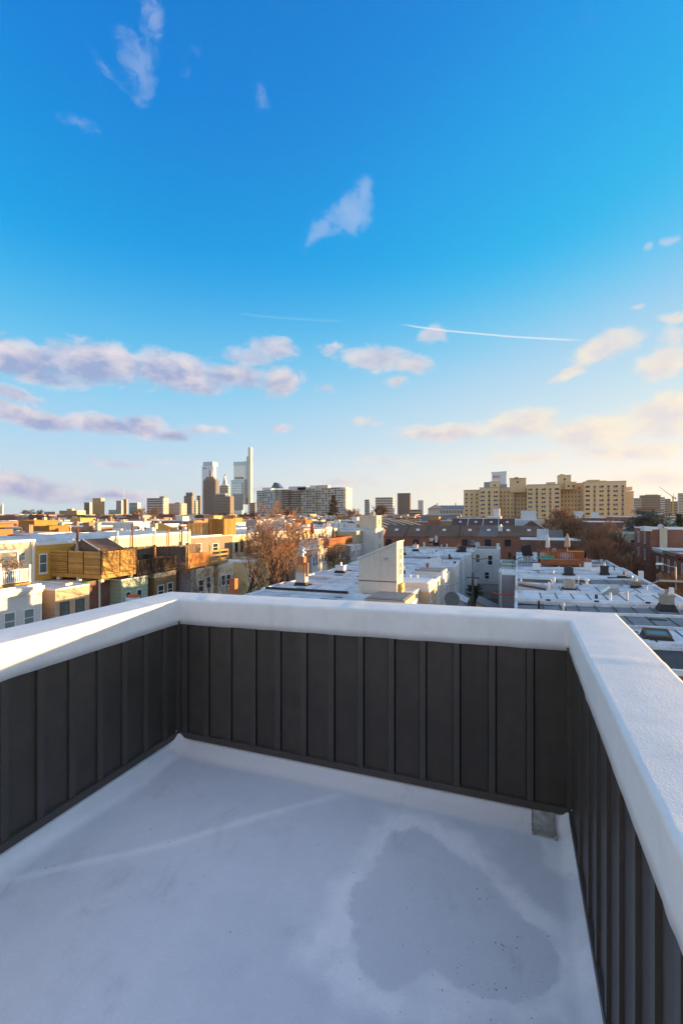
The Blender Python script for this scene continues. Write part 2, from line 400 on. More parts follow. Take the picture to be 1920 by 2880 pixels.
    for n_ in range(len(prof)):
        dy, dz = prof[n_]; p = ((x0, y_s - dy, zb + dz + .014), (x1, y_s - dy, zb + dz + .014))
        if prev: mb.quad(prev[0], prev[1], p[1], p[0])
        prev = p
    for xx in (x0, x1):
        w = .006
        for n_ in range(len(prof) - 1):
            (d0, h0), (d1, h1) = prof[n_], prof[n_ + 1]
            mb.hexa([(xx - w, y_s - d0, zb + h0 - .02), (xx + w, y_s - d0, zb + h0 - .02), (xx + w, y_s - d1, zb + h1 - .02), (xx - w, y_s - d1, zb + h1 - .02)],
                    [(xx - w, y_s - d0, zb + h0 + .014), (xx + w, y_s - d0, zb + h0 + .014), (xx + w, y_s - d1, zb + h1 + .014), (xx - w, y_s - d1, zb + h1 + .014)])
    sc_ = mb.build('scupper', m_sc, o)
    # bits of leaf and grit lying on the membrane
    mb = MB(); rnd = random.Random(3)
    spots = [onfloor(x * k, 2080 + y * k) for x, y in [(rnd.uniform(820, 1260), rnd.uniform(330, 600)) for _ in range(36)] + [(rnd.uniform(1000, 1250), rnd.uniform(470, 650)) for _ in range(24)] + [(rnd.uniform(60, 1330), rnd.uniform(150, 650)) for _ in range(26)] + [(105, 300), (125, 295), (388, 240), (437, 226)]]
    for p in spots:
        s = rnd.uniform(.0006, .0017); a = rnd.uniform(0, 6.3); z = surf_z(p.x) + .009; l = rnd.uniform(1, 2.6)
        ux, uy = math.cos(a) * s * l, math.sin(a) * s * l; wx, wy = -math.sin(a) * s, math.cos(a) * s
        b = [(p.x - ux, p.y - uy, z), (p.x + wx, p.y + wy, z), (p.x + ux, p.y + uy, z + .001), (p.x - wx, p.y - wy, z)]
        t = [(q[0], q[1], q[2] + .002 + rnd.uniform(0, .003)) for q in b]; mb.hexa(b, t)
    tag(mb.build('grit', mat('leaf_bits', (.10, .075, .06), .9, .3, 20)), 'scattered dark leaf bits and grit on the pale roof floor', 'litter', kind='stuff')
build_floor()

def build_parapet():
    t = thing('roof_parapet', (0, 0, FZ), 'charcoal metal panelled parapet with thick white coping round the roof terrace', 'parapet')
    # ---- coping, swept round the three sides
    IL, IB0, IB1, IR = Vector((XL, YN)), Vector((XL, YL)), Vector((XR, YR)), Vector((XR, YN))
    path = [IL, IB0, IB1, IR]
    dirs = [(path[i + 1] - path[i]).normalized() for i in range(3)]
    nor = [Vector((-d.y, d.x)) for d in dirs]            # points away from the terrace
    mit = []
    for i in range(4):
        if i == 0: mit.append(nor[0])
        elif i == 3: mit.append(nor[2])
        else:
            m = (nor[i - 1] + nor[i]).normalized(); mit.append(m / m.dot(nor[i]))
    prof = [(.0, HB + .004), (-OV, HB), (-OV, HB + .05), (-OV, HB + .10), (-OV, HT - .018), (-OV, HT - .012), (-OV + .002, HT - .006), (-OV + .006, HT - .002), (-OV + .012, HT), (-OV + .02, HT + .0002)]
    prof += [(-OV + .034 + (CW - .056) * i / 9, HT + .002 * math.sin(math.pi * i / 9)) for i in range(1, 10)]
    prof += [(CW - OV - .016, HT), (CW - OV - .006, HT - .003), (CW - OV, HT - .012), (CW - OV, HT - .02), (CW - OV, HB + .05), (CW - OV, HB - .04), (CW - OV - .03, HB - .04)]
    v, f = [], []; rows = 0; npf = len(prof)
    laps = {(1, 5), (1, 6), (1, 33), (1, 34), (1, 62), (1, 63), (2, 20), (2, 21), (2, 52), (2, 53), (0, 120), (0, 121), (0, 150)}
    for sgi in range(3):
        L = (path[sgi + 1] - path[sgi]).length; n = int(L / .03)
        for q in range(n + (1 if sgi == 2 else 0)):
            s = q / n; c = path[sgi].lerp(path[sgi + 1], s); md = mit[sgi].lerp(mit[sgi + 1], s)
            corner = min(s, 1 - s) * L
            dn = nor[sgi] if corner > .5 else None
            md = nor[sgi].copy()
            # keep the section square to the run, mitred only at the very corner
            if sgi > 0 and s * L < .42: md = nor[sgi].lerp(mit[sgi], 1 - s * L / .42)
            if sgi < 2 and (1 - s) * L < .42: md = nor[sgi].lerp(mit[sgi + 1], 1 - (1 - s) * L / .42)
            for (u, z) in prof:
                wn = Vector((c.x * 1.7 + u, c.y * 1.7, z * 2))
                du = .002 * noise.noise(wn * 1.3) + .001 * noise.noise(wn * 6); dz = .0015 * noise.noise(wn * 1.6 + Vector((4, 0, 0))) + .0008 * noise.noise(wn * 8)
                lap = (sgi, int((s * L) / .04)) in laps
                if lap: dz += .0022 if z > HT - .01 else 0; du -= .0022 if u < .02 else 0
                if z < HB + .02: dz += .004 * noise.noise(Vector((c.x * 7, c.y * 7, 1)))
                p = c + md * (u + du); v.append((p.x, p.y, z + dz))
            rows += 1
    for a in range(rows - 1):
        for b in range(npf - 1): f.append((a * npf + b, (a + 1) * npf + b, (a + 1) * npf + b + 1, a * npf + b + 1))
    me = bpy.data.meshes.new('coping'); me.from_pydata(v, [], f); me.materials.append(M_COAT); me.update(); me.shade_smooth()
    link(bpy.data.objects.new('coping', me), t)
    # ---- cladding: panels, seam ribs, base and corner trims
    def wall(p0, d, n_in, L, seams, z0f, rib_after):
        """seams: distances along the wall where a rib's sharp edge stands; rib_after: the rib lies beyond that edge"""
        n_in = Vector((n_in.x, n_in.y, 0)); d3 = Vector((d.x, d.y, 0)); p3 = Vector((p0.x, p0.y, 0))
        def slab(name, a, b, zA, zB, t0, t1, m, parent=t, sl=True):
            mb = MB(); P = []
            for (s, tt) in ((a, t0), (b, t0), (b, t1), (a, t1)):
                P.append(p3 + d3 * s + n_in * tt)
            bot = [(q.x, q.y, (z0f(q.x) if sl else FZ) - FZ + zA) for q in P]; top = [(q.x, q.y, zB) for q in P]
            i = [0, 1, 2, 3]
            mb.hexa([bot[j] for j in i], [top[j] for j in i]); return mb.build(name, m, parent)
        edges = [0.0]; rw = .046
        for s in sorted(seams):
            a, b = (s, s + rw) if rib_after else (s - rw, s)
            edges += [a, b]
        edges.append(L)
        for i in range(0, len(edges), 2):
            if edges[i + 1] - edges[i] > .01: slab('cladding_panel', edges[i] + .004, edges[i + 1] - .004, .05, HB + .03, -.01, .004, M_DARK)
        for i in range(1, len(edges) - 1, 2):
            a, b = edges[i], edges[i + 1]
            if rib_after: slab('seam_rib', a + .005, b, .05, HB + .03, -.01, .017, M_DARK2)
            else: slab('seam_rib', a, b - .005, .05, HB + .03, -.01, .017, M_DARK2)
        slab('backing_board', 0, L, -.05, HB + .02, -.09, -.012, mat('joint_black', (.008, .008, .008), .9, .05), sl=True)
        # the base trim is one folded strip; it may cover a sloping foot
        mb = MB(); n = 12
        for i in range(n):
            a, b = L * i / n, L * (i + 1) / n; P = []
            for (s, tt) in ((a, -.01), (b, -.01), (b, .022), (a, .022)): P.append(p3 + d3 * s + n_in * tt)
            mb.hexa([(q.x, q.y, z0f(q.x) - FZ + .012) for q in P], [(q.x, q.y, z0f(q.x) - FZ + .056) for q in P])
        mb.build('base_trim', M_DARK2, t)
        slab('outer_wall', 0, L, -.6, HB + .0, -CW + .05, -.095, mat('rear_sheathing', (.12, .12, .12), .8, .1))
    def along_back(px):
        r = ray(px, 1800); d = dirs[1]; n = nor[1]
        tt = (IB0.x * n.x + IB0.y * n.y) / (r.x * n.x + r.y * n.y); return (Vector((r.x * tt, r.y * tt)) - IB0).dot(d)
    bs = [along_back(p) for p in (531, 591, 654, 723, 792, 865, 942, 1024, 1111, 1199, 1294, 1394, 1501)]
    # the upstand of membrane lifts the cladding's foot
    wall(IB0, dirs[1], -nor[1], (IB1 - IB0).length, bs, lambda x: floor_z(x) - .008, False)
    ls = [YL - onx(p, 1800, XL).y for p in (100, 190, 270, 340, 400, 455)]
    ls = [s - .046 for s in ls]
    step = (max(ls) - min(ls)) / 5; s = max(ls)
    while s + step < YL - YN - .1: s += step; ls.append(s)
    wall(IB0, -dirs[0], -nor[0], YL - YN, ls, lambda x: floor_z(XL) - .008, True)
    rs = [YR - onx(p, 2300, XR).y for p in (1635, 1660, 1684, 1713, 1749, 1794, 1849, 1920)]
    step = (max(rs) - min(rs)) / 7; s = max(rs)
    while s + step < YR - YN - .1: s += step; rs.append(s)
    wall(IB1, dirs[2], -nor[2], YR - YN, rs, lambda x: floor_z(XR) - .008, True)
    for (c, sx) in ((IB0, 1), (IB1, -1)):
        z0 = floor_z(c.x) - FZ + .01
        MB().box(c.x - .002 if sx > 0 else c.x - .03, c.x + .03 if sx > 0 else c.x + .002, c.y - .03, c.y + .002, z0, HB + .02).build('corner_trim', M_DARK2, t)
    return t
build_parapet()
# our own building under the terrace
ob = thing('terrace_building', (XL, 0, 0), 'dark clad building carrying the roof terrace', 'building')
pbox('wall', mat('rear_sheathing', (.12, .12, .12), .8, .1), ob, XL - .25, XR + .26, YN, YL + .18, 0, FZ - .3)
# ---------------------------------------------------------------- unseen stair house added behind the viewer to bounce sunlight onto the terrace
W_WHITE = mat('siding_white', (.60, .61, .61), .6, .05, .6, 'siding', .2)
T_WHITE = mat('trim_white', (.74, .73, .71), .55, .05, 1)
def build_bounce_stair_house():
    t = thing('bounce_stair_house', (XL, YN, FZ), 'unseen white boarded stair house added to bounce sunlight onto the roof terrace', 'stair house')
    pbox('wall', W_WHITE, t, XL - .25, XR + .26, YN - 3.2, YN, FZ - .3, FZ + 2.75)
    pbox('roof', mat('roof_silver', (.53, .56, .60), .6, .26, .7, bump=.2, bs=3), t, XL - .4, XR + .4, YN - 3.3, YN + .15, FZ + 2.753, FZ + 2.85)
    pbox('door', mat('door_grey', (.12, .12, .13), .4, .05), t, -1.5, -.6, YN + .004, YN + .05, FZ + .02, FZ + 2.1)
build_bounce_stair_house()

# ---------------------------------------------------------------- ground
def build_ground():
    M = bpy.data.materials.new('ground'); M.use_nodes = True; g = NT(M.node_tree); b = M.node_tree.nodes['Principled BSDF']
    pos = g.n('NewGeometry').outputs['Position']
    n = g.noise(pos, .05, 5, .6); n2 = g.noise(pos, .8, 4, .6)
    c = g.mix(g.sstep(n, .4, .6), (.10, .09, .07), (.13, .13, .12)); c = g.vm('SCALE', c, sc=g.m('ADD', .6, g.m('MULTIPLY', n2, .8)))
    g._in(b.inputs['Base Color'], c); b.inputs['Roughness'].default_value = .95
    mb = MB(); mb.quad((-4600, -400, 0), (1500, -400, 0), (1500, 3500, 0), (-4600, 3500, 0))
    tag(mb.build('ground', M), kind='structure')
    asph = mat('asphalt', (.05, .05, .052), .9, .2, .4)
    pave = mat('pavement', (.28, .27, .25), .9, .15, .5)
    for (x0, x1, y0, y1) in ((14.6, 20.2, -40, 420), (-90, 14.5, 113, 124)):
        mb = MB(); mb.quad((x0, y0, .004), (x1, y0, .004), (x1, y1, .004), (x0, y1, .004)); tag(mb.build('road', asph), kind='structure')
    for (x0, x1, y0, y1) in ((12.05, 14.5, -40, 112), (20.3, 22.3, -40, 420)):
        tag(MB().box(x0, x1, y0, y1, .0, .14).build('pavement', pave), kind='structure')
build_ground()

# ---------------------------------------------------------------- building kit
WALLS = dict(
    white=W_WHITE, cream=mat('stucco_cream', (.60, .50, .36), .85, .08, .5, bump=.2, bs=14, streak=.15),
    cream2=mat('siding_cream', (.66, .57, .40), .65, .05, .6, 'siding', .2),
    tan=mat('siding_tan', (.52, .38, .26), .65, .06, .6, 'siding', .2),
    green=mat('siding_sage', (.36, .44, .34), .65, .08, .6, 'siding', .42),
    brown=mat('siding_brown', (.27, .18, .085), .7, .1, .6, 'siding', .25),
    ochre=mat('siding_ochre', (.60, .33, .06), .6, .08, .6, 'siding', .5),
    ochre_st=mat('stucco_ochre', (.40, .27, .08), .85, .15, .8, streak=.3),
    greys=mat('siding_grey', (.27, .27, .31), .65, .05, .6, 'siding', .2),
    grey=mat('stucco_grey', (.30, .30, .31), .85, .1, .6, streak=.2),
    stone=mat('stone_brown', (.24, .195, .155), .9, .22, 2.2, bump=.5, bs=5),
    brick=mat('brick_red', (.36, .12, .07), .85, .12, .5, 'brick'),
    brick2=mat('brick_dark', (.22, .085, .06), .88, .2, .7, 'brick'),
    brick3=mat('brick_tan', (.40, .24, .13), .85, .15, .5, 'brick'),
    yellow=mat('stucco_yellow', (.68, .55, .30), .8, .08, .5, streak=.1),
    blue=mat('siding_pale_blue', (.46, .54, .60), .65, .06, .6, 'siding', .2),
    lav=mat('siding_lavender', (.52, .49, .52), .65, .06, .6, 'siding', .2),
    pale=mat('stucco_pale', (.64, .61, .56), .8, .08, .5, streak=.18),
    dwood=mat('cladding_cedar', (.36, .15, .05), .7, .15, 1, 'siding', .15))
ROOFS = dict(
    silver=mat('roof_silver', (.53, .56, .60), .6, .26, .7, bump=.2, bs=3), white=mat('roof_white', (.64, .655, .68), .6, .18, .7, bump=.2, bs=3),
    pink=mat('roof_rose', (.50, .44, .42), .7, .12, .4, bump=.2, bs=3), grey=mat('roof_grey', (.20, .205, .215), .8, .25, .5, bump=.3, bs=4),
    tar=mat('roof_tar', (.055, .055, .058), .75, .25, .6, bump=.3, bs=4), shingle=mat('shingle_brown', (.19, .125, .09), .9, .2, .3, 'shingle'),
    shingle2=mat('shingle_grey', (.21, .19, .175), .9, .2, .3, 'shingle'))
FR_W = mat('frame_white', (.72, .72, .72), .5, .04, 1); FR_B = mat('frame_brown', (.16, .09, .05), .6, .1, 1); FR_D = mat('frame_dark', (.03, .03, .035), .5, .1, 1)
GL_D = glass('glass_dark', (.022, .026, .032)); GL_B = glass('glass_blind', (.20, .25, .25), .3, .4); GL_T = glass('glass_teal', (.10, .15, .15))
TAR = mat('tar_flashing', (.03, .03, .032), .7, .2, 3); CONC = mat('chimney_render', (.30, .27, .24), .9, .2, 2, bump=.4, bs=12, streak=.3)
TERRA = mat('terracotta', (.42, .15, .06), .8, .12, 2); STEEL = mat('vent_steel', (.45, .45, .45), .45, .1, 2, metal=.6)
PVC = mat('pvc_white', (.70, .70, .69), .5, .05, 2); RUST = mat('rusty_pipe', (.16, .07, .035), .85, .2, 4)
CEDAR = mat('deck_cedar', (.50, .19, .035), .7, .15, 1.2, 'wood'); PINE = mat('deck_pine', (.54, .30, .08), .7, .15, 1.2, 'wood'); OLDW = mat('weathered_fence', (.17, .125, .10), .85, .2, 2, 'wood')
BLKW = mat('railing_dark', (.05, .032, .022), .7, .2, 2); RED_D = mat('deck_red_stain', (.42, .12, .03), .7, .15, 1.2, 'wood')

def frame_mesh():
    m = MB(); t = .09
    m.box(-.5, -.5 + t, -.06, .0, 0, 1); m.box(.5 - t, .5, -.06, .0, 0, 1); m.box(-.5 + t, .5 - t, -.06, .0, 0, .055); m.box(-.5 + t, .5 - t, -.06, .0, 1 - .055, 1); m.box(-.5 + t, .5 - t, -.04, .0, .48, .52)
    return m
def pane_mesh(): return MB().box(-.46, .46, -.022, -.002, .03, .97)
RZ = {'-Y': 0, '+X': math.pi / 2, '-X': -math.pi / 2, '+Y': math.pi}
def win(root, face, plane, along, z0, w, h, fm=FR_W, gm=GL_D, sill=True):
    loc = Vector((along, plane, z0)) if face in ('-Y', '+Y') else Vector((plane, along, z0))
    o = inst('window', unit('window_frame', fm, frame_mesh), root, loc - root.location, (w, 1, h), RZ[face])
    inst('pane', unit('window_pane', gm, pane_mesh), o, (0, 0, 0))
    if sill: inst('sill', unit('window_sill', fm, lambda: MB().box(-.56, .56, -.10, .0, -.05, -.004)), o, (0, 0, 0))
    return o
def ring(x0, x1, y0, y1, z0, z1, w):
    m = MB(); m.box(x0, x1, y0, y0 + w, z0, z1); m.box(x0, x1, y1 - w, y1, z0, z1); m.box(x0, x0 + w, y0 + w, y1 - w, z0, z1); m.box(x1 - w, x1, y0 + w, y1 - w, z0, z1)
    return m
def house(name, label, cat, group, x0, x1, y0, y1, zt, wall, roof, trim=T_WHITE, lip=.22, dz=0.0, tw=.18, sides=True):
    """flat-roofed block: wall, roof sheet (dz = how much lower its x0 edge lies) and a raised edge"""
    t = thing(name, ((x0 + x1) / 2, (y0 + y1) / 2, 0), label, cat, group); L = t.location
    X0, X1, Y0, Y1 = x0 - L.x, x1 - L.x, y0 - L.y, y1 - L.y
    zb = zt - lip
    MB().hexa([(X0, Y0, 0), (X1, Y0, 0), (X1, Y1, 0), (X0, Y1, 0)], [(X0, Y0, zb - dz), (X1, Y0, zb), (X1, Y1, zb), (X0, Y1, zb - dz)]).build('wall', wall, t)
    i = tw - .02
    za, zc = zb + .004, zb + .06
    MB().hexa([(X0 + i, Y0 + i, za - dz), (X1 - i, Y0 + i, za), (X1 - i, Y1 - i, za), (X0 + i, Y1 - i, za - dz)], [(X0 + i, Y0 + i, zc - dz), (X1 - i, Y0 + i, zc), (X1 - i, Y1 - i, zc), (X0 + i, Y1 - i, zc - dz)]).build('roof', roof, t)
    def sl(ax, bx, ay, by, n):
        e = .03
        MB().hexa([(ax, ay, zb + .002 - (dz if ax < 0 else 0)), (bx, ay, zb + .002 - (dz if bx < 0 else 0)), (bx, by, zb + .002 - (dz if bx < 0 else 0)), (ax, by, zb + .002 - (dz if ax < 0 else 0))],
                  [(ax, ay, zt - (dz if ax < 0 else 0)), (bx, ay, zt - (dz if bx < 0 else 0)), (bx, by, zt - (dz if bx < 0 else 0)), (ax, by, zt - (dz if ax < 0 else 0))]).build(n, trim, t)
    e = .03
    sl(X0 - e, X1 + e, Y0 - .0, Y0 + tw, 'parapet'); sl(X0 - e, X1 + e, Y1 - tw, Y1 + .0, 'parapet')
    sl(X0 - e, X0 + tw, Y0 + tw, Y1 - tw, 'parapet') if sides else None
    sl(X1 - tw, X1 + e, Y0 + tw, Y1 - tw, 'parapet') if sides else None
    return t
def seams(t, x0, x1, y0, y1, z, n, m=TAR, slant=.0, dz=0):
    """lapped joints of the rolled roofing, each a thin raised strip"""
    L = t.location
    for i in range(1, n + 1):
        x = x0 + (x1 - x0) * i / (n + 1); w = .035
        zz = z - dz * (x1 - x) / (x1 - x0)
        MB().hexa([(x - w - L.x, y0 - L.y, zz), (x + w - L.x, y0 - L.y, zz), (x + w + slant - L.x, y1 - L.y, zz), (x - w + slant - L.x, y1 - L.y, zz)],
                  [(x - w - L.x, y0 - L.y, zz + .02), (x + w - L.x, y0 - L.y, zz + .02), (x + w + slant - L.x, y1 - L.y, zz + .02), (x - w + slant - L.x, y1 - L.y, zz + .02)]).build('roofing_seam', m, t)
def rel(t, p): return Vector(p) - t.location
def chimney(t, p, w, d, h, m=CONC, pot=TERRA, pots=1, flash=True, cap=True):
    """stack standing at world point p on house t; parts hang under the stack"""
    q = rel(t, p); o = MB().hexa([(-w / 2, -d / 2, -.3), (w / 2, -d / 2, -.3), (w / 2, d / 2, -.3), (-w / 2, d / 2, -.3)], [(-w / 2, -d / 2, h), (w / 2, -d / 2, h), (w / 2, d / 2, h), (-w / 2, d / 2, h)]).build('chimney', m, t); o.location = q
    if cap: MB().box(-w / 2 - .06, w / 2 + .06, -d / 2 - .06, d / 2 + .06, h + .002, h + .12).build('chimney_cap', m, o)
    if flash: MB().hexa([(-w / 2 - .22, -d / 2 - .18, -.1), (w / 2 + .22, -d / 2 - .18, -.1), (w / 2 + .22, d / 2 + .18, -.1), (-w / 2 - .22, d / 2 + .18, -.1)], [(-w / 2 - .03, -d / 2 - .03, .38), (w / 2 + .03, -d / 2 - .03, .38), (w / 2 + .03, d / 2 + .03, .38), (-w / 2 - .03, d / 2 + .03, .38)]).build('flashing', TAR, o)
    for i in range(pots):
        x = (i - (pots - 1) / 2) * .35
        if pot: MB().lathe((x, 0, h + .1), [(.13, 0), (.11, .28), (.14, .30), (.14, .36), (.09, .36)], 10).build('chimney_pot', pot, o)
    return o
def pipe(t, p, r, h, m=PVC, hood=False, name='vent_pipe'):
    q = rel(t, p); mb = MB().lathe((0, 0, -.1), [(r, 0), (r, h + .1)] if not hood else [(r, 0), (r, h - .02), (r * 2.2, h), (r * 2.2, h + .1), (r * .8, h + .22)], 8)
    o = mb.build(name, m, t); o.location = q; return o
def boxpart(t, name, p, w, d, h, m):
    q = rel(t, p); o = MB().box(-w / 2, w / 2, -d / 2, d / 2, 0, h).build(name, m, t); o.location = q; return o
def condenser(p, m, label, s=.8, h=.85):
    t = thing('air_conditioner', p, label, 'air conditioner'); mb = MB()
    MB().box(-s / 2 - .25, s / 2 + .25, -s / 2 - .1, s / 2 + .1, 0, .06).build('base', TAR, t)
    MB().box(-s / 2 + .04, s / 2 - .04, -s / 2 + .04, s / 2 - .04, .06, h).build('core', mat('coil_dark', (.10, .095, .085), .7, .1), t)
    n = 11
    for i in range(n):
        z = .1 + (h - .14) * i / (n - 1); ring(-s / 2, s / 2, -s / 2, s / 2, z - .022, z + .022, .05).build('louvre', m, t)
    for sx in (-1, 1):
        for sy in (-1, 1): MB().box(sx * s / 2 - .05, sx * s / 2 + .05, sy * s / 2 - .05, sy * s / 2 + .05, .06, h).build('corner_post', m, t)
    MB().lathe((0, 0, h), [(s * .5, .023), (s * .52, .06), (s * .4, .09), (.05, .1)], 14).build('top', m, t)
    return t
def dish(p, az, label, r=.4, mast=.6, m=None):
    t = thing('satellite_dish', p, label, 'satellite dish', rz=az); m = m or mat('dish_grey', (.42, .42, .42), .5, .08)
    pts = [(r * .02, .0), (r * .5, .05 * r), (r * .8, .16 * r), (r, .28 * r)]
    mb = MB().lathe((0, 0, 0), pts + [(r * .98, .31 * r), (r * .5, .09 * r), (.01, .03 * r)], 16)
    o = mb.build('reflector', m, t, smooth=True); o.location = (0, -.1, mast); o.rotation_euler = (R(65), 0, 0)
    MB().tube((0, 0, 0), (0, 0, mast), .03).build('mast', STEEL, t); MB().tube((0, -.1, mast - .25 * r), (0, -.1 - r, mast + .05), .015).build('arm', STEEL, t)
    return t
def railing(t, pts, z, h, m, step=.14, post=.1, closed=False, bal=.04, ph=None):
    """posts, rails and a joined row of balusters for each side; pts are world xy"""
    L = t.location; P = [Vector((a - L.x, b - L.y)) for a, b in pts]; z -= L.z
    n = len(P); ph = ph or h
    for p in P: MB().box(p.x - post / 2, p.x + post / 2, p.y - post / 2, p.y + post / 2, z, z + ph + .06).build('post', m, t)
    for i in range(n if closed else n - 1):
        a, b = P[i], P[(i + 1) % n]; d = (b - a); Ls = d.length; d.normalize(); nn = Vector((-d.y, d.x))
        def bar(s0, s1, z0, z1, w, mb):
            q = [a + d * s0 - nn * w, a + d * s1 - nn * w, a + d * s1 + nn * w, a + d * s0 + nn * w]
            mb.hexa([(k.x, k.y, z0) for k in q], [(k.x, k.y, z1) for k in q])
        for zz in (z + .1, z + h - .07):
            mb = MB(); bar(post / 2, Ls - post / 2, zz, zz + .07, .035, mb); mb.build('rail', m, t)
        mb = MB(); c = int(Ls / step)
        for k in range(1, c): bar(Ls * k / c - bal / 2, Ls * k / c + bal / 2, z + .17, z + h - .072, bal / 2, mb)
        if c > 1: tag(mb.build('balusters', m, t), kind='stuff')
def boards(t, p0, p1, z0, z1, n, m, gap=.012, vertical=False, th=.025, name='board', jit=0):
    """a screen of separate boards from p0 to p1 (world xy)"""
    L = t.location; a = Vector((p0[0] - L.x, p0[1] - L.y)); b = Vector((p1[0] - L.x, p1[1] - L.y)); d = b - a; Ls = d.length; d.normalize(); nn = Vector((-d.y, d.x)) * th
    z0 -= L.z; z1 -= L.z; rnd = random.Random(n * 31 + int(Ls * 100))
    for i in range(n):
        if vertical:
            s0, s1 = Ls * i / n + gap / 2, Ls * (i + 1) / n - gap / 2; za, zb = z0, z1 + rnd.uniform(-jit, jit)
        else:
            s0, s1 = 0, Ls; za, zb = z0 + (z1 - z0) * i / n + gap / 2, z0 + (z1 - z0) * (i + 1) / n - gap / 2
        off = nn * rnd.uniform(-.25, .25)
        q = [a + d * s0 - nn + off, a + d * s1 - nn + off, a + d * s1 + nn + off, a + d * s0 + nn + off]
        MB().hexa([(k.x, k.y, za) for k in q], [(k.x, k.y, zb) for k in q]).build(name, m, t)
# ---------------------------------------------------------------- row R: roofs beside the terrace, their fronts on the street
RP = [20.0, 24.4, 28.7, 33.0, 37.3, 41.9, 46.4, 51.8, 56.9, 62.0, 67.4, 72.6, 77.8, 83.0, 88.2, 93.4]
RZT = [7.2, 7.0, 7.1, 7.0, 6.85, 7.05, 6.9, 6.95, 6.9, 7.0, 6.85, 6.9, 7.0, 6.9, 7.0]
RROOF = ['silver', 'tar', 'white', 'grey', 'grey', 'white', 'silver', 'grey', 'white', 'silver', 'silver', 'grey', 'silver', 'white', 'silver']
RLAB = ['', 'row house with tar roof below the white coping', 'row house with pale roof and a timber framed roof hatch', 'row house with dark grey roof and a broad rendered chimney', 'row house with long dark lapped roofing sheets', 'row house with pale lapped roof and a wedge skylight', 'row house with silver roof carrying a beige condenser', 'row house with grey roof and a brick pot in a tarred stack', 'row house with white roof carrying the black condenser', 'row house with silver roof at the foot of the stained timber deck', 'row house with silver roof under the stained timber deck', 'row house with grey roof just behind the stained timber deck', 'row house with silver roof two beyond the timber deck', 'row house with white roof three beyond the timber deck', 'row house with silver roof last before the brick gable']
RH = {}
for i in range(1, len(RP) - 1):
    zt = RZT[i]
    t = house('row_house', RLAB[i], 'row house', 'row houses beside the terrace', -.2, 12.0, RP[i], RP[i + 1] - .01, zt, WALLS['brick'] if i % 3 else WALLS['brick2'], ROOFS[RROOF[i]], trim=ROOFS['white'] if i % 2 else ROOFS['silver'], lip=.24 if i != 4 else .32, dz=.35, tw=.2)
    RH[i] = t
    # two storeys of front windows on the street side
    for z in (1.2, 4.2):
        for k in (.3, .7): win(t, '+X', 12.0, RP[i] + (RP[i + 1] - RP[i]) * k, z, .95, 1.7)
    if 3 <= i <= 7 or i == 2: seams(t, .6, 11.6, RP[i] + .22, RP[i + 1] - .24, zt - .175, 8 if i in (3, 4, 5) else 6, slant=.0, dz=.33, m=TAR)
    for k in (.2, .5, .8): boxpart(t, 'drip_flashing', (11.4 * k, RP[i] - .015 + .02, zt - .14 - .35 * (1 - k)), .32, .06, .13, TAR)
def rr(i, px, py): return onz(px, py, RZT[i] - .2 - .15)
p = rr(3, 1873, 1713); chimney(RH[3], p, .8, .7, .95, CONC, CONC, 1)
p = rr(5, 1712, 1672); q = rel(RH[5], p)
MB().hexa([(-.62, -.5, 0), (.62, -.5, 0), (.62, .5, 0), (-.62, .5, 0)], [(.1, -.5, .62), (.62, -.5, .62), (.62, .5, .62), (.1, .5, .62)]).build('skylight', mat('skylight_curb', (.3, .3, .3), .7, .1), RH[5]).location = q
MB().hexa([(-.6, -.46, .05), (.08, -.46, .64), (.08, .46, .64), (-.6, .46, .05)], [(-.64, -.46, .09), (.04, -.46, .68), (.04, .46, .68), (-.64, .46, .09)]).build('skylight_pane', glass('glass_milky', (.55, .58, .55), .25), RH[5]).location = q
p = rr(6, 1786, 1657); chimney(RH[6], p, .75, .6, .62, WALLS['stone'], STEEL, 1)
condenser(rr(6, 1599, 1656) + Vector((0, 0, .03)), mat('condenser_beige', (.50, .44, .36), .5, .05), 'beige louvred air conditioner standing on a silver roof')
pipe(RH[6], rr(6, 1632, 1650), .09, .5, RUST); pipe(RH[7], rr(7, 1648, 1646), .12, .55, PVC, True)
p = rr(7, 1753, 1632); chimney(RH[7], p, 1.1, .6, .45, TAR, TERRA, 1, cap=False); pipe(RH[7], rr(7, 1768, 1633), .16, .5, STEEL, True)
condenser(rr(8, 1598, 1617) + Vector((0, 0, .03)), mat('condenser_black', (.045, .05, .055), .5, .1), 'black air conditioner on the white roof behind the beige one')
p = rr(8, 1698, 1619); chimney(RH[8], p, .75, .75, 1.0, TAR, PVC, 1)
boxpart(RH[9], 'roof_curb', rr(9, 1508, 1602), .9, .8, .75, PVC); boxpart(RH[9], 'chimney', rr(9, 1652, 1604), .8, .7, 1.0, PVC); boxpart(RH[9], 'stack_brick', rr(9, 1652, 1604) + Vector((0, 0, 1.003)), .7, .6, .4, WALLS['brick'])
for (i, px, py, r, h) in ((11, 1690, 1585, .12, .6), (12, 1668, 1572, .2, .8), (10, 1684, 1600, .1, .5), (5, 1676, 1683, .12, .3), (4, 1652, 1700, .1, .35), (6, 1542, 1655, .1, .6), (7, 1556, 1638, .14, .5)): pipe(RH[i], rr(i, px, py), r, h, PVC if i != 5 else TAR)
boxpart(RH[8], 'end_post', Vector((11.8, RP[8] + .15, 6.9)), .4, .4, .8, PVC); boxpart(RH[6], 'end_post', Vector((11.8, RP[6] + .15, 6.9)), .3, .3, .6, PVC)
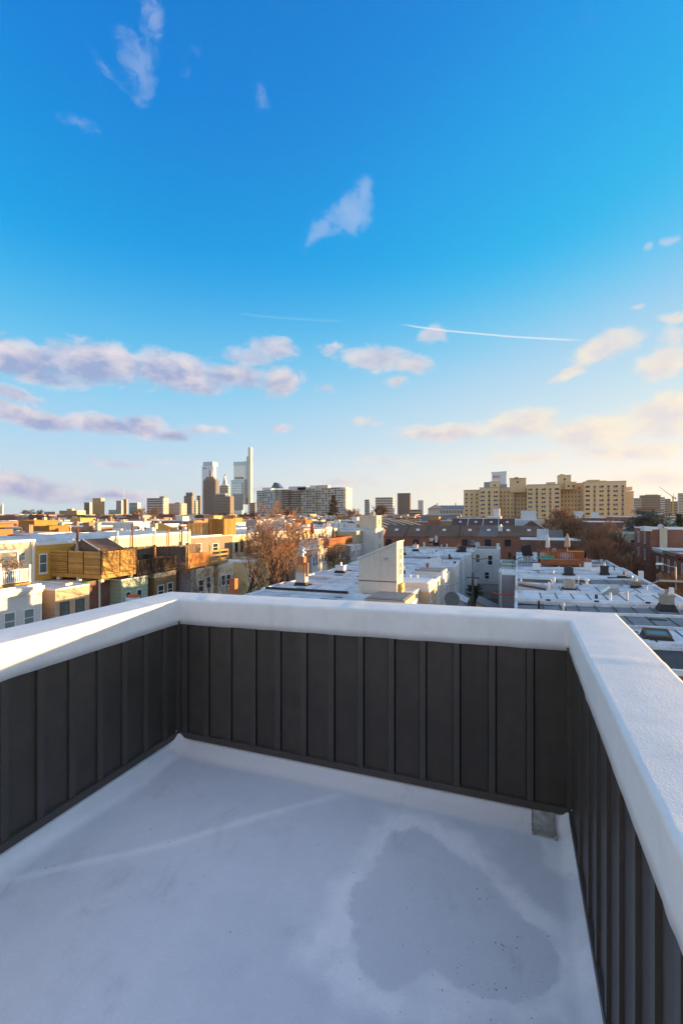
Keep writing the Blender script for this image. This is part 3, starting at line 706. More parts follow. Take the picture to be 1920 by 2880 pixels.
# the roof hatch low at the edge of the coping
p = rr(2, 1846, 1797); q = rel(RH[2], p)
o = MB().hexa([(-.75, -.55, -.05), (.75, -.55, -.05), (.75, .55, -.05), (-.75, .55, -.05)], [(-.6, -.45, .22), (.6, -.45, .22), (.6, .45, .42), (-.6, .45, .42)]).build('roof_hatch', TAR, RH[2]); o.location = q
for (a, b, c, d) in ((-.6, .6, -.45, -.37), (-.6, .6, .37, .45), (-.6, -.52, -.37, .37), (.52, .6, -.37, .37)):
    MB().hexa([(a, c, .225 + .2 * (c + .45) / .9), (b, c, .225 + .2 * (c + .45) / .9), (b, d, .225 + .2 * (d + .45) / .9), (a, d, .225 + .2 * (d + .45) / .9)], [(a, c, .3 + .2 * (c + .45) / .9), (b, c, .3 + .2 * (c + .45) / .9), (b, d, .3 + .2 * (d + .45) / .9), (a, d, .3 + .2 * (d + .45) / .9)]).build('hatch_frame', FR_B, o)
MB().hexa([(-.52, -.37, .25), (.52, -.37, .25), (.52, .37, .40), (-.52, .37, .40)], [(-.52, -.37, .26), (.52, -.37, .26), (.52, .37, .41), (-.52, .37, .41)]).build('hatch_pane', GL_T, o)

# rear extensions on the alley side
def ell(label, x0, x1, y0, y1, zt, wall, roof, trim=T_WHITE, name='rear_extension', group='rear extensions on the alley', lip=.15, dz=0):
    return house(name, label, 'extension', group, x0, x1, y0, y1, zt, WALLS[wall], ROOFS[roof], trim, lip=lip, tw=.12, dz=dz)
e = ell('rear extension in grey boards with a white gutter and downpipe', -1.75, 1.6, 60.0, 64.2, 6.55, 'greys', 'silver', name='grey_extension')
MB().tube(rel(e, (-1.82, 59.92, 0)), rel(e, (-1.82, 59.92, 6.4)), .07).build('downpipe', PVC, e)
e = ell('stuccoed rear extension with a slanting rose coping by the grey boards', -.1, 3.9, 46.5, 50.2, 6.5, 'cream', 'tar', ROOFS['pink'], lip=.3, dz=-.55)
e = ell('low rear extension with white roof inside a dark rim', -.25, 3.4, 37.6, 41.6, 6.35, 'cream', 'white', TAR, lip=.2)
e = ell('small rear extension with black roof and rough tan wall', .3, 3.3, 51.9, 55.5, 6.7, 'stone', 'tar', T_WHITE)
for (px, py) in ((1440, 1612), (1425, 1612)): pass
e = ell('long pale rear extension with mossy coping behind the grey boards', -2.4, 5, 74.5, 79, 6.2, 'pale', 'silver', mat('mossy_coping', (.34, .35, .27), .9, .25, 1.2), lip=.3)
e = ell('white boarded rear box with sagging roof in the alley', -2.4, .2, 69.5, 73.5, 5.7, 'white', 'white')
e = ell('green boarded narrow rear extension further along the alley', -2.5, -.3, 79.2, 83.5, 6.1, 'green', 'grey')
# white house closing the alley
wh = house('alley_house', 'white house with two dark windows closing the end of the alley', 'house', None, -8.0, -3.3, 98.5, 106, 6.75, WALLS['white'], ROOFS['shingle2'], lip=.1)
win(wh, '-Y', 98.5, -5.0, 3.6, .95, 2.0); win(wh, '-Y', 98.5, -7.3, 4.0, .8, 1.7, gm=GL_T); win(wh, '-Y', 98.5, -5.6, .9, .9, 1.4)
chimney(wh, (-3.6, 99.2, 6.7), .5, .5, 1.0, PVC, None, flash=False)
dish((-7.6, 100.2, 6.75), .5, 'satellite dish on the roof of the white alley house', .55, .7)
for i, (px, py) in enumerate(((1383, 1497), (1405, 1500))): pass

# ---------------------------------------------------------------- row C: roofs across the alley
CP = [28.6, 33.1, 37.6, 42.1, 46.7, 51.3, 55.9, 60.5, 65.1, 69.7, 74.3, 78.9, 83.5, 88.1, 92.7, 97.3]
CZ = [6.95, 7.0, 7.05, 7.0, 7.1, 7.0, 6.95, 7.05, 7.0, 7.1, 7.0, 7.05, 7.0, 6.95, 7.0]
CROOF = ['silver', 'silver', 'white', 'silver', 'silver', 'white', 'silver', 'silver', 'silver', 'grey', 'silver', 'silver', 'white', 'silver', 'grey']
CLAB = ['with ribbed eaves nearest the terrace', 'with black gutters and a tall terracotta chimney', 'under the cream sloping stair tower', 'with a short white chimney next to the stair tower', 'with pale rear wall and two slender vents', 'with a dark standpipe on its pale roof', 'with a slanting white stack', 'with a small tar patch at its rear edge', 'with low parapet and a pair of vents', 'with grey felt roof', 'with a buff chimney towards its front', 'with twin flues at its front', 'with bright white roof far down the row', 'with a lone chimney far down the row', 'with grey roof at the very end of the row']
CREAR = ['tan', 'pale', 'cream2', 'tan', 'pale', 'white', 'blue', 'pale', 'white', 'blue', 'pale', 'white', 'pale', 'blue', 'white']
CH = {}
for i in range(len(CP) - 1):
    xr = -7.2 - (.0 if i % 2 else .35) - (0, .1, .5, .0)[i % 4]
    t = house('row_house', 'row house across the alley ' + CLAB[i], 'row house', 'row houses across the alley', -21.0 + .25 * (i % 2), xr, CP[i], CP[i + 1] - .01, CZ[i], WALLS[CREAR[i]], ROOFS[CROOF[i]], trim=ROOFS['white'] if i % 3 else ROOFS['silver'], lip=.22, dz=-.35 if False else 0, tw=.2)
    CH[i] = t
    for (k, z, w, h) in ((.25, 4.2, .75, 1.6), (.62, 4.3, .7, 1.5), (.3, 1.3, .8, 1.6)):
        if (i * 7 + int(k * 10)) % 5 < 4: win(t, '+X', xr, CP[i] + 4.5 * k, z, w, h)
    MB().tube(rel(t, (xr + .1, CP[i] + .15, 0)), rel(t, (xr + .1, CP[i] + .15, CZ[i] - .2)), .06).build('downpipe', PVC, t)
    if i > 1: seams(t, -20, -8.2, CP[i] + .22, CP[i + 1] - .24, CZ[i] - .157, 3, m=mat('seam_grey', (.30, .31, .33), .7, .1))
    # raised rear blocks and the dark trim at their ends
    if i in (0, 1, 3, 5): boxpart(t, 'rear_block', Vector((xr - 1.6, CP[i] + 2.3, CZ[i] - .15)), 3.0, 3.6, .55, WALLS['tan'] if i < 2 else WALLS['pale']); boxpart(t, 'rear_block_roof', Vector((xr - 1.6, CP[i] + 2.3, CZ[i] + .405)), 2.7, 3.3, .05, ROOFS['grey'] if i != 3 else ROOFS['white'])
def cc(i, px, py): return onz(px, py, CZ[i] - .17)
p = cc(1, 849, 1648)
st = chimney(CH[1], p, .95, .75, 1.25, ROOFS['pink'], None, cap=False)
MB().box(-.3, .3, -.28, .28, 1.252, 2.0).build('flue_lower', mat('flue_orange', (.55, .27, .12), .8, .1), st); MB().box(-.31, .31, -.29, .29, 2.003, 2.75).build('flue_upper', TERRA, st)
MB().lathe((0, 0, 2.75), [(.2, .003), (.2, .3), (.42, .34), (.42, .42), (.2, .5), (.2, .62), (.34, .66), (.3, .74), (.05, .95)], 12).build('cowl', STEEL, st)
MB().box(.42, .62, -.15, .15, .9, 2.2).build('side_flue', mat('flue_rust', (.2, .12, .08), .8, .2), st)
chimney(CH[5], onz(958, 1613, 6.85), .95, .8, .8, ROOFS['white'], STEEL, 1)
for (i, px, py, w, h, m) in ((7, 1133, 1560, .6, 1.0, 'tan'), (9, 1168, 1550, .8, 1.0, 'pale'), (12, 1226, 1522, .6, 1.1, 'white'), (8, 1192, 1548, .3, 1.3, 'cream'), (11, 1290, 1552, .7, 1.0, 'brick3'), (13, 1212, 1527, .7, .9, 'cream')):
    chimney(CH[i], onz(px, py, CZ[i] - .17), w, w, h, WALLS[m], TERRA if i != 12 else STEEL, 1, flash=i % 2 == 1)
for (i, px, py, r, h, m) in ((4, 1202, 1606, .16, .9, RUST), (6, 1233, 1590, .16, 1.1, PVC), (6, 1246, 1592, .08, .7, PVC), (5, 1267, 1597, .1, .7, PVC), (6, 1278, 1590, .15, .5, TAR), (8, 1263, 1576, .14, .9, TAR), (8, 1268, 1577, .1, .6, RUST), (3, 1153, 1632, .1, .6, PVC), (2, 1173, 1637, .1, .7, PVC), (3, 1137, 1617, .1, .5, TAR), (7, 1170, 1608, .15, .3, TAR), (4, 1136, 1612, .07, .8, PVC), (9, 1241, 1540, .1, .6, PVC), (10, 1256, 1539, .12, .7, PVC)):
    pipe(CH[i], onz(px, py, CZ[i] - .17), r, h, m)
boxpart(CH[11], 'equipment_box', onz(1300, 1552, 6.9), 1.2, .9, 1.0, TAR)
boxpart(CH[6], 'slanting_stack', onz(1225, 1592, 6.8), 1.3, .9, 1.0, ROOFS['white'])
for (i, px, py) in ((0, 930, 1663), (0, 962, 1666), (1, 1011, 1623), (2, 870, 1645), (3, 984, 1604), (4, 1010, 1622)):
    boxpart(CH[i], 'tar_patch', onz(px, py, CZ[i] - .16), .5, .25, .04, TAR)
# black gutters lying along the party walls of the near roofs, and ribbed eaves
for (y, x0, x1) in ((37.55, -20.5, -13), (33.0, -15, -7.4)):
    mb = MB().box(x0, x1, y - .14, y + .14, 7.05, 7.2); o = mb.build('gutter', TAR, CH[1], off=CH[1].location)
for k in range(9):
    x = -21.2 + 1.55 * k; q = rel(CH[0], (x, 32.4, 6.9))
    MB().hexa([(0, 0, 0), (.16, 0, 0), (.5, .55, .0), (.3, .55, .0)], [(0, 0, .12), (.16, 0, .12), (.5, .55, .3), (.3, .55, .3)]).build('eave_rib', ROOFS['grey'], CH[0]).location = q
# the sloping stair tower
def stair_tower():
    a = ony(1008, 1573, 38.8); b = ony(1115, 1526, 38.8)
    x0, x1 = a.x, b.x; t = thing('stair_tower', ((x0 + x1) / 2, 39.9, CZ[2] - .16), 'cream stucco stair tower with a slanting top on a row house roof', 'stair tower')
    L = t.location; z0, z1, w = a.z - L.z, b.z - L.z, (x1 - x0) / 2
    MB().hexa([(-w, -1.1, 0), (w, -1.1, 0), (w, 1.3, 0), (-w, 1.3, 0)], [(-w, -1.1, z0), (w, -1.1, z1), (w, 1.3, z1), (-w, 1.3, z0)]).build('wall', mat('stucco_tower', (.60, .53, .45), .9, .07, .9, bump=.25, bs=9, streak=.18), t)
    MB().hexa([(-w - .1, -1.2, z0 + .003), (w + .05, -1.2, z1 + .003), (w + .05, 1.4, z1 + .003), (-w - .1, 1.4, z0 + .003)], [(-w - .1, -1.2, z0 + .1), (w + .05, -1.2, z1 + .1), (w + .05, 1.4, z1 + .1), (-w - .1, 1.4, z0 + .1)]).build('roof', T_WHITE, t)
    MB().box(-w - .02, w + .02, -1.13, -1.102, 1.05, 1.12).build('flashing_band', mat('flashing_brown', (.14, .10, .08), .8, .2), t)
    for (zz, hh) in ((1.5, 1.15), (2.75, 1.05)):
        win(t, '+X', L.x + w, L.y + .1, L.z + zz, .9, hh, FR_W, GL_B)
    MB().box(w + .002, w + .3, -.6, .5, .0, .85).build('door_canopy', mat('awning_yellow', (.5, .33, .1), .7, .2), t)
    MB().lathe((0, 0, 0), [(.12, 0), (.16, .08), (.06, .16)], 10).build('lamp', STEEL, t).location = (w - .9, -1.25, z0 + .1)
stair_tower()
dish(onz(1269, 1697, 6.4) + Vector((0, 0, -.6)), .3, 'dark satellite dish at the edge of the roof by the alley', .62, .9, mat('dish_dark', (.09, .10, .10), .6, .1))
# chairs and flue on the near roof terrace across the alley
# ---------------------------------------------------------------- things in the alley
def pole(p, h, label, arms=1, m=None):
    t = thing('utility_pole', p, label, 'utility pole', 'utility poles in the alley'); m = m or mat('pole_wood', (.13, .10, .085), .9, .2, 3)
    MB().tube((0, 0, 0), (0, 0, h), .15, .11, 8).build('pole', m, t)
    if arms: MB().box(-.8, .8, -.06, .06, h - .7, h - .58).build('cross_arm', m, t); MB().lathe((.35, 0, h - 1.6), [(.18, 0), (.2, .1), (.2, .6), (.1, .7)], 10).build('transformer', STEEL, t)
    return t
P1 = pole((-5.2, 62.0, 0), 6.3, 'bare utility pole with a transformer in the alley', 1)
P2 = pole((-4.6, 52.0, 0), 5.0, 'short weathered pole by the chain link fence in the alley', 0)
def wire(label, pts, sag=.4, r=.014, name='cable'):
    cu = MB()
    for a, b in zip(pts[:-1], pts[1:]):
        a, b = Vector(a), Vector(b); prev = a
        for k in range(1, 9):
            s = k / 8; p = a.lerp(b, s); p.z -= sag * 4 * s * (1 - s); cu.tube(prev, p, r, n=4, cap=False); prev = p
    return tag(cu.build(name, mat('cable_black', (.02, .02, .02), .7, .1)), label, 'cable', 'overhead cables')
wire('overhead cable from the alley pole to the white alley house', [(-5.2, 62, 6.2), (-4.4, 98.4, 5.9)]); wire('overhead cable from the alley pole to the row with pale roofs', [(-5.2, 62, 6.1), (-7.3, 50, 6.2)])
wire('overhead cable from the alley pole to the grey boarded extension', [(-5.2, 62, 5.9), (-1.8, 60, 5.6)]); wire('pale guy cables hanging down at the short alley pole', [(-5.2, 62, 5.5), (-4.6, 52, 4.9), (-3.6, 44, .3)], .5, .02)
def fence(label, p0, p1, h, n, m, z0=0):
    t = thing('board_fence', (p0[0], p0[1], z0), label, 'fence'); boards(t, p0, p1, z0 + .05, z0 + h, n, m, .015, True, .02, jit=.01)
    d = (Vector(p1) - Vector(p0)); 
    for z in (.4, h - .35):
        a, b = Vector(p0), Vector(p1); nn = Vector((-d.y, d.x)).normalized() * .06; L = t.location
        q = [a + nn * .5 - L.xy, b + nn * .5 - L.xy, b + nn * 1.3 - L.xy, a + nn * 1.3 - L.xy]
        MB().hexa([(k.x, k.y, z) for k in q], [(k.x, k.y, z + .1) for k in q]).build('rail', m, t)
    return t
fence('pale lavender board fence beside the alley backs', (-7.1, 46.5), (-5.3, 46.5), 2.2, 14, mat('fence_lavender', (.40, .41, .47), .7, .08, 2))
fence('weathered grey fence across the alley yards', (-5.1, 72), (-2.6, 72), 1.6, 18, OLDW)
def shed(label, x0, x1, y0, y1, z0, z1, wall, roof):
    t = thing('lean_to', ((x0 + x1) / 2, (y0 + y1) / 2, 0), label, 'lean-to'); L = t.location
    a, b, c, d = x0 - L.x, x1 - L.x, y0 - L.y, y1 - L.y
    MB().hexa([(a, c, 0), (b, c, 0), (b, d, 0), (a, d, 0)], [(a, c, z1), (b, c, z0), (b, d, z0), (a, d, z1)]).build('wall', wall, t)
    MB().hexa([(a, c - .15, z1 + .003), (b + .2, c - .15, z0 + .003), (b + .2, d + .15, z0 + .003), (a, d + .15, z1 + .003)], [(a, c - .15, z1 + .1), (b + .2, c - .15, z0 + .1), (b + .2, d + .15, z0 + .1), (a, d + .15, z1 + .1)]).build('roof', roof, t)
shed('pale lean-to against the row across the alley', -7.2, -5.9, 60, 63, 2.8, 3.5, WALLS['pale'], ROOFS['white'])
shed('buff lean-to with grey roof against the grey boarded extension', -4.4, -1.8, 57.0, 60.8, 2.4, 3.6, WALLS['tan'], ROOFS['grey'])
for (lab, a, b) in (('orange rope slung across the white alley house', (-7.6, 88, 5.9), (-4.9, 86, 6.05)), ('orange rope slung beside the grey boarded extension', (-2.6, 56, 4.95), (-.4, 55, 5.05))):
    mb = MB(); prev = Vector(a)
    for k in range(1, 13):
        s = k / 12; p = Vector(a).lerp(Vector(b), s); p.z -= .22 * 4 * s * (1 - s); mb.tube(prev, p, .075, n=6, cap=False); prev = p
    tag(mb.build('orange_rope', mat('rope_orange', (.42, .09, .03), .7, .1)), lab, 'rope')

# odd pipes, patches and ducts that collect on flat roofs
rnd = random.Random(77)
for (HH, PP, ZZ, xa, xb) in ((RH, RP, RZT, 1, 11), (CH, CP, CZ, -20, -9)):
    for i, t in HH.items():
        for k in range(3):
            x = rnd.uniform(xa, xb); y = rnd.uniform(PP[i] + .5, PP[i + 1] - .6); z = ZZ[i] - .165 - (.35 * (12 - x) / 12.2 if HH is RH else 0)
            q = rnd.random()
            if q < .4: boxpart(t, 'roof_patch', Vector((x, y, z)), rnd.uniform(.4, 1.6), rnd.uniform(.3, .8), .03, rnd.choice((TAR, ROOFS['grey'], ROOFS['grey'], ROOFS['white'])))
            elif q < .75: pipe(t, (x, y, z), rnd.uniform(.04, .09), rnd.uniform(.3, .8), rnd.choice((PVC, RUST, TAR, STEEL)))
            else: boxpart(t, 'duct', Vector((x, y, z)), rnd.uniform(.8, 2.2), .18, .14, rnd.choice((STEEL, TAR)))
# ---------------------------------------------------------------- row L: the tall row with its rear extensions and roof decks
LX, LM = -37.2, -43.5
def main_house(label, y0, y1, zt, wall, roof, trim=T_WHITE, dz=-.0, name='tall_row_house'):
    return house(name, label, 'row house', 'tall row houses across the yards', -56, LM, y0, y1 - .01, zt, WALLS[wall], ROOFS[roof], trim, lip=.28, dz=dz, tw=.25)
m1 = main_house('tall cream row house with a white porch behind the white balustrade', 22, 34.1, 11.1, 'cream2', 'silver')
m2 = main_house('tall row house in ochre boards with a steel downpipe', 34.1, 43.3, 10.75, 'ochre', 'pink')
m3 = main_house('tall pale yellow row house behind the shed roof', 43.3, 48.1, 10.95, 'cream2', 'pink')
m4 = main_house('tall pale yellow row house behind the weathered fence', 48.1, 53.0, 11.0, 'cream2', 'pink')
m5 = main_house('tall pale yellow row house with a rusty stack at its edge', 53.0, 57.7, 11.05, 'cream2', 'silver')
m6 = main_house('tall brown stone row house behind the bare trees', 57.7, 68.5, 10.35, 'stone', 'silver')
# roof sheets lifted in low swells between the party walls
for (t, y) in ((m2, 38.5), (m3, 43.4), (m4, 48.2), (m5, 53.1)):
    L = t.location
    MB().hexa([(-6 , y - .9 - L.y, 10.5), (6, y - .5 - L.y, 10.5), (6, y + .5 - L.y, 10.5), (-6, y + .9 - L.y, 10.5)], [(-6, y - .15 - L.y, 11.1), (6, y - .1 - L.y, 10.95), (6, y + .1 - L.y, 10.95), (-6, y + .15 - L.y, 11.1)]).build('roof_ridge', ROOFS['silver'], t)
def lwin(t, px0, px1, py0, py1, X, face='+X', fm=FR_W, gm=GL_D):
    a = onx(px0, py0, X); b = onx(px1, py1, X)
    return win(t, '+X', X, (a.y + b.y) / 2, min(a.z, b.z) if False else onx((px0 + px1) / 2, py1, X).z, abs(b.y - a.y), onx((px0 + px1) / 2, py0, X).z - onx((px0 + px1) / 2, py1, X).z, fm, gm)
lwin(m1, 50, 72, 1553, 1576, LM, gm=GL_B); lwin(m2, 110, 133, 1557, 1612, LM, gm=GL_T)
lwin(m5, 500, 512, 1522, 1545, LM, gm=GL_T); lwin(m5, 520, 531, 1525, 1552, LM); lwin(m6, 551, 566, 1528, 1550, LM); lwin(m6, 597, 614, 1528, 1550, LM)
MB().tube(rel(m2, (LM + .25, 38.6, 6.8)), rel(m2, (LM + .25, 38.6, 12.0)), .11).build('stack_pipe', RUST, m2)
mb = MB(); q = [(LM + .2, 40.0, 10.7), (LM + .2, 40.0, 9.2), (LM + .2, 37.7, 8.9), (LM + .2, 37.7, 6.9)]
for a, b in zip(q[:-1], q[1:]): mb.tube(rel(m2, a), rel(m2, b), .07)
mb.build('downpipe', PVC, m2)
boxpart(m2, 'window_air_conditioner', Vector((LM + .35, 38.0, 7.15)), .6, .75, .45, PVC)
for (t, y, h, m) in ((m3, 46.4, 12.3, RUST), (m4, 50.3, 11.8, PVC), (m5, 55.5, 11.8, RUST), (m5, 57.2, 11.4, PVC), (m3, 44.1, 11.6, PVC), (m1, 33.7, 10.9, PVC), (m4, 52.8, 11.5, TERRA)):
    MB().tube(rel(t, (LM + .2, y, 7)), rel(t, (LM + .2, y, h)), .09).build('stack_pipe', m, t)
chimney(m3, onz(250, 1500, 10.6), 1.15, .9, 1.55, WALLS['brick3'], None, flash=True); chimney(m4, onz(276, 1499, 10.75), .6, .6, 1.4, WALLS['cream'], None)
chimney(m5, onz(436, 1494, 10.7), .8, .7, 1.2, WALLS['tan'], None); boxpart(m5, 'curb', onz(425, 1494, 10.75), 1.2, .8, .6, ROOFS['white']); pipe(m1, (-50, 33, 10.8), .2, .5, STEEL, True)
condenser(onz(560, 1502, 10.1) + Vector((0, 0, .05)), PVC, 'white air conditioner on the stone house roof by the timber screens', .9, .9)
t = thing('solar_panel', onz(530, 1500, 10.15) + Vector((0, 0, .1)), 'tilted pale panel leaning beside the white air conditioner', 'panel')
MB().hexa([(-1.4, -.9, 0), (1.4, -.9, 0), (1.4, .9, .5), (-1.4, .9, .5)], [(-1.4, -.9, .08), (1.4, -.9, .08), (1.4, .9, .58), (-1.4, .9, .58)]).build('sheet', ROOFS['white'], t); MB().box(-1.2, -1.1, .6, .7, 0, .4).build('leg', STEEL, t); MB().box(1.1, 1.2, .6, .7, 0, .4).build('leg', STEEL, t)
# timber screens standing on the stone house roof
t = thing('roof_deck', (-50, 66, 10.15), 'honey coloured timber deck with stair on the tall stone house', 'roof deck')
a, b = ony(590, 1468, 66), ony(634, 1466, 66)
boards(t, (ony(527, 1468, 66).x, 66), (ony(588, 1468, 66).x, 66), 10.2, 12.1, 16, PINE, .05, True); boards(t, (a.x, 65.6), (b.x, 65.6), 10.2, 12.75, 9, CEDAR, .01, True); boards(t, (b.x, 65.6), (b.x, 69), 10.2, 12.75, 9, CEDAR, .01, True)
MB().hexa([(-4.2, -2.4, .0), (-3.4, -2.4, 0), (-.2, -.6, 0), (-.9, -.6, 0)], [(-4.2, -2.4, 1.9), (-3.4, -2.4, 1.9), (-.2, -.6, .3), (-.9, -.6, .3)]).build('stair_string', PINE, t)

# --- rear extensions of row L
EG = 'rear extensions across the yards'
def lell(label, a, b, yt, wall, roof='silver', trim=T_WHITE, wins=(), fm=FR_W, gm=GL_D, name='rear_extension', X=LX, lip=.15):
    A, B = onx(a, yt, X), onx(b, yt, X)
    t = house(name, label, 'extension', EG, LM + .01, X, A.y, B.y, A.z, WALLS[wall], ROOFS[roof], trim, lip=lip, tw=.14)
    for w in wins: lwin(t, *w, X, fm=fm, gm=gm)
    return t
e1 = lell('white boarded rear extension with a moulded cornice and pale blinds', -62, 117, 1666, 'white', 'tar', wins=((10, 44, 1722, 1775), (66, 97, 1712, 1762), (-45, -12, 1735, 1795)), gm=GL_B, lip=.45)
L = e1.location; y0 = onx(-62, 1666, LX).y; y1 = onx(117, 1666, LX).y
for (dx, z0, z1) in ((.12, 7.05, 7.2), (.22, 7.2, 7.34), (.34, 7.34, 7.62)): MB().box(LX - .1 - L.x, LX + dx - L.x, y0 - L.y, y1 + .05 - L.y, z0, z1 - .003).build('cornice', T_WHITE, e1)
MB().box(LX - .02 - L.x, LX + .03 - L.x, y1 - .12 - L.y, y1 + .03 - L.y, 0, 7.05).build('corner_board', T_WHITE, e1)
t = house('side_wall', 'ochre rendered party wall between white and tan extensions', 'wall', None, LM, -38.3, 29.72, 30.2, 7.5, WALLS['ochre_st'], ROOFS['white'], lip=.08, tw=.12)
e2 = lell('tan boarded rear extension with two brown framed windows', 156, 252, 1657, 'tan', 'white', wins=((169, 195, 1692, 1737), (213, 237, 1684, 1728)), fm=FR_B, gm=GL_T)
boxpart(e2, 'skylight', onx(185, 1648, -39) * 1 + Vector((0, 0, .0)), .9, .7, .3, glass('glass_milky', (.55, .58, .55), .25))
t = house('rear_extension', 'dark brick rear wall with white downpipe and green gutter', 'extension', EG, LM + .02, -38.6, 34.56, 38.3, 7.05, WALLS['brick2'], ROOFS['silver'], mat('gutter_green', (.05, .16, .08), .6, .1), lip=.12, tw=.14)
MB().tube(rel(t, (-38.5, 36.9, 0)), rel(t, (-38.5, 36.9, 7.0)), .1).build('downpipe', PVC, t)
e3 = lell('sage green rear extension of wide boards with white edge', 341, 416, 1630, 'green', 'silver', wins=((353, 368, 1664, 1700), (384, 399, 1657, 1694)))
e4 = lell('brown rear extension under a cream band below the dark balustrade', 435, 495, 1613, 'brown', 'tar', WALLS['cream'], wins=((443, 461, 1645, 1680), (470, 486, 1638, 1675)), lip=.5)
e4b = house('rear_extension', 'dark brick recess beside the brown extension', 'extension', EG, LM + .02, -39.2, 46.7, 49.6, 6.6, WALLS['brick2'], ROOFS['tar'], lip=.12, tw=.14)
e5 = lell('cream rear extension behind low branches beside the lavender side wall', 552, 601, 1600, 'cream2', 'grey', wins=((557, 572, 1630, 1665), (580, 592, 1622, 1655)))
e5b = house('side_wall', 'lavender boarded side wall of the cream extension', 'wall', None, LM + .02, LX - .3, 49.9, 50.4, 6.7, WALLS['lav'], ROOFS['grey'], lip=.08, tw=.12)
e6 = lell('yellow rear extension with paired white windows among branches', 614, 656, 1589, 'cream2', 'grey', wins=((622, 633, 1617, 1647), (636, 648, 1615, 1645)))
far_e = [(694, 722, 1580, 'yellow', 'warm yellow rear extension beside the forked tree'), (750, 770, 1570, 'yellow', 'warm yellow rear extension behind the tree fork'), (796, 823, 1562, 'brick3', 'buff brick rear extension with white framed windows'), (831, 848, 1556, 'cream2', 'cream rear extension behind the terracotta chimney'),
         (876, 895, 1548, 'white', 'white rear extension just past the terracotta chimney'), (900, 920, 1545, 'pale', 'pale rear extension with tall dark shutters'), (937, 958, 1537, 'yellow', 'yellow rear extension behind the bushy tree'), (960, 975, 1536, 'brick3', 'buff rear extension below the brown deck'), (986, 999, 1535, 'pale', 'pale rear extension past the brown deck'),
         (1002, 1015, 1532, 'white', 'white rear extension with black sashes past the brown deck'), (1026, 1039, 1528, 'white', 'white rear extension with a teal window'), (1040, 1051, 1526, 'grey', 'grey rear extension near the corner tower'), (1061, 1074, 1524, 'cream2', 'cream rear extension by the corner tower')]
for k, (a, b, yt, w, lab) in enumerate(far_e):
    d = b - a; h = 34 if a < 900 else 26
    t = lell(lab, a, b, yt, w, ('silver', 'grey', 'white')[k % 3], wins=((a + d * .18, a + d * .42, yt + h * .55, yt + h * 1.35), (a + d * .58, a + d * .82, yt + h * .5, yt + h * 1.3)), gm=GL_T if k == 10 else GL_D)
    L = t.location
# rest of the tall row
yy = 68.5; k = 0
tall = ['yellow', 'cream2', 'yellow', 'pale', 'cream2', 'white', 'yellow', 'cream2', 'pale', 'white', 'cream2', 'pale']
desc = ['with a rough orange stack', 'with a dark door', 'behind the orange deck', 'beside the white deck', 'behind the green parasol', 'behind the red parasol', 'with two tall pipes', 'with a sagging eave', 'behind the closed brown parasol', 'with a thin dark flue', 'next to the blank side wall', 'next to the corner tower']
while yy < 122:
    t = main_house('tall %s row house far along the yards %s' % ({'yellow': 'yellow', 'cream2': 'cream', 'pale': 'pale grey', 'white': 'white'}[tall[k]], desc[k]), yy, yy + 4.5, 10.1 + .25 * math.sin(k * 2.3), tall[k], 'silver')
    for q in (.25, .62):
        win(t, '+X', LM, yy + 4.5 * q, 7.3, .8, 1.5 if q < .5 else 1.9, FR_W if k % 2 else FR_B, GL_D)
    if k % 2 == 0: MB().tube(rel(t, (LM + .2, yy + 4.3, 7)), rel(t, (LM + .2, yy + 4.3, 12.2 if k % 4 == 0 else 11)), .1).build('stack_pipe', RUST, t)
    if k % 3 == 1: chimney(t, (-49, yy + .4, 10), .7, .7, 1.2, WALLS['brick3'], None)
    yy += 4.5; k += 1
# corner tower at the far end of the row
def corner_tower():
    t = thing('corner_tower', (-40, 124.8, 0), 'cream corner house with a raised stair box and white roof balustrade', 'house')
    pbox('wall', WALLS['pale'], t, -56, LX + 2.5, 122.2, 130, 0, 9.6); pbox('roof', ROOFS['silver'], t, -56.1, LX + 2.6, 122.1, 130.1, 9.603, 9.75)
    pbox('stair_box', WALLS['cream'], t, LX - 2.4, LX + 2.4, 123.5, 128.5, 9.753, 13.0); pbox('stair_box_roof', T_WHITE, t, LX - 2.5, LX + 2.5, 123.4, 128.6, 13.003, 13.1)
    railing(t, [(-49.5, 122.8), (-46.6, 122.8), (-43.6, 122.8), (-39.8, 122.8)], 9.76, 1.35, FR_W, .5, .14, bal=.3)
    for z in (4.0, 7.0): win(t, '+X', LX + 2.5, 126, z, .9, 1.7, FR_W, GL_D)
    win(t, '+X', LX + 2.4, 126, 10.6, .9, 1.6, FR_W, GL_D)
corner_tower()

# --- decks on the extensions
def deck_base(label, x0, x1, y0, y1, z, m, name='roof_deck', th=.28):
    t = thing(name, ((x0 + x1) / 2, (y0 + y1) / 2, z), label, 'roof deck')
    MB().box(x0 - t.location.x, x1 - t.location.x, y0 - t.location.y, y1 - t.location.y, -th, -.04).build('fascia', m, t)
    n = max(4, int((x1 - x0) / .35))
    MB().box(x0 - t.location.x, x1 - t.location.x, y0 - t.location.y, y1 - t.location.y, -.038, 0).build('decking', m, t)
    return t
d1 = deck_base('white balustraded roof deck with a porch roof', -41.5, -37.9, 22.5, 29.25, 7.88, PINE)
railing(d1, [(-37.95, 22.6), (-37.95, 25.1), (-37.95, 26.75), (-37.95, 29.2), (-41.4, 29.2)], 7.88, 1.15, PVC, .16, .16, bal=.06, ph=1.4)
pbox('porch_roof', T_WHITE, d1, -43.4, -40.6, 23, 30.4, 10.25, 10.42)
for y in (26.3, 30.2): pbox('porch_post', T_WHITE, d1, -40.85, -40.7, y, y + .14, 7.88, 10.247)
pbox('bench', mat('bench_red', (.16, .07, .05), .8, .2), d1, -41, -39.2, 26.8, 28.6, 7.88, 8.35)
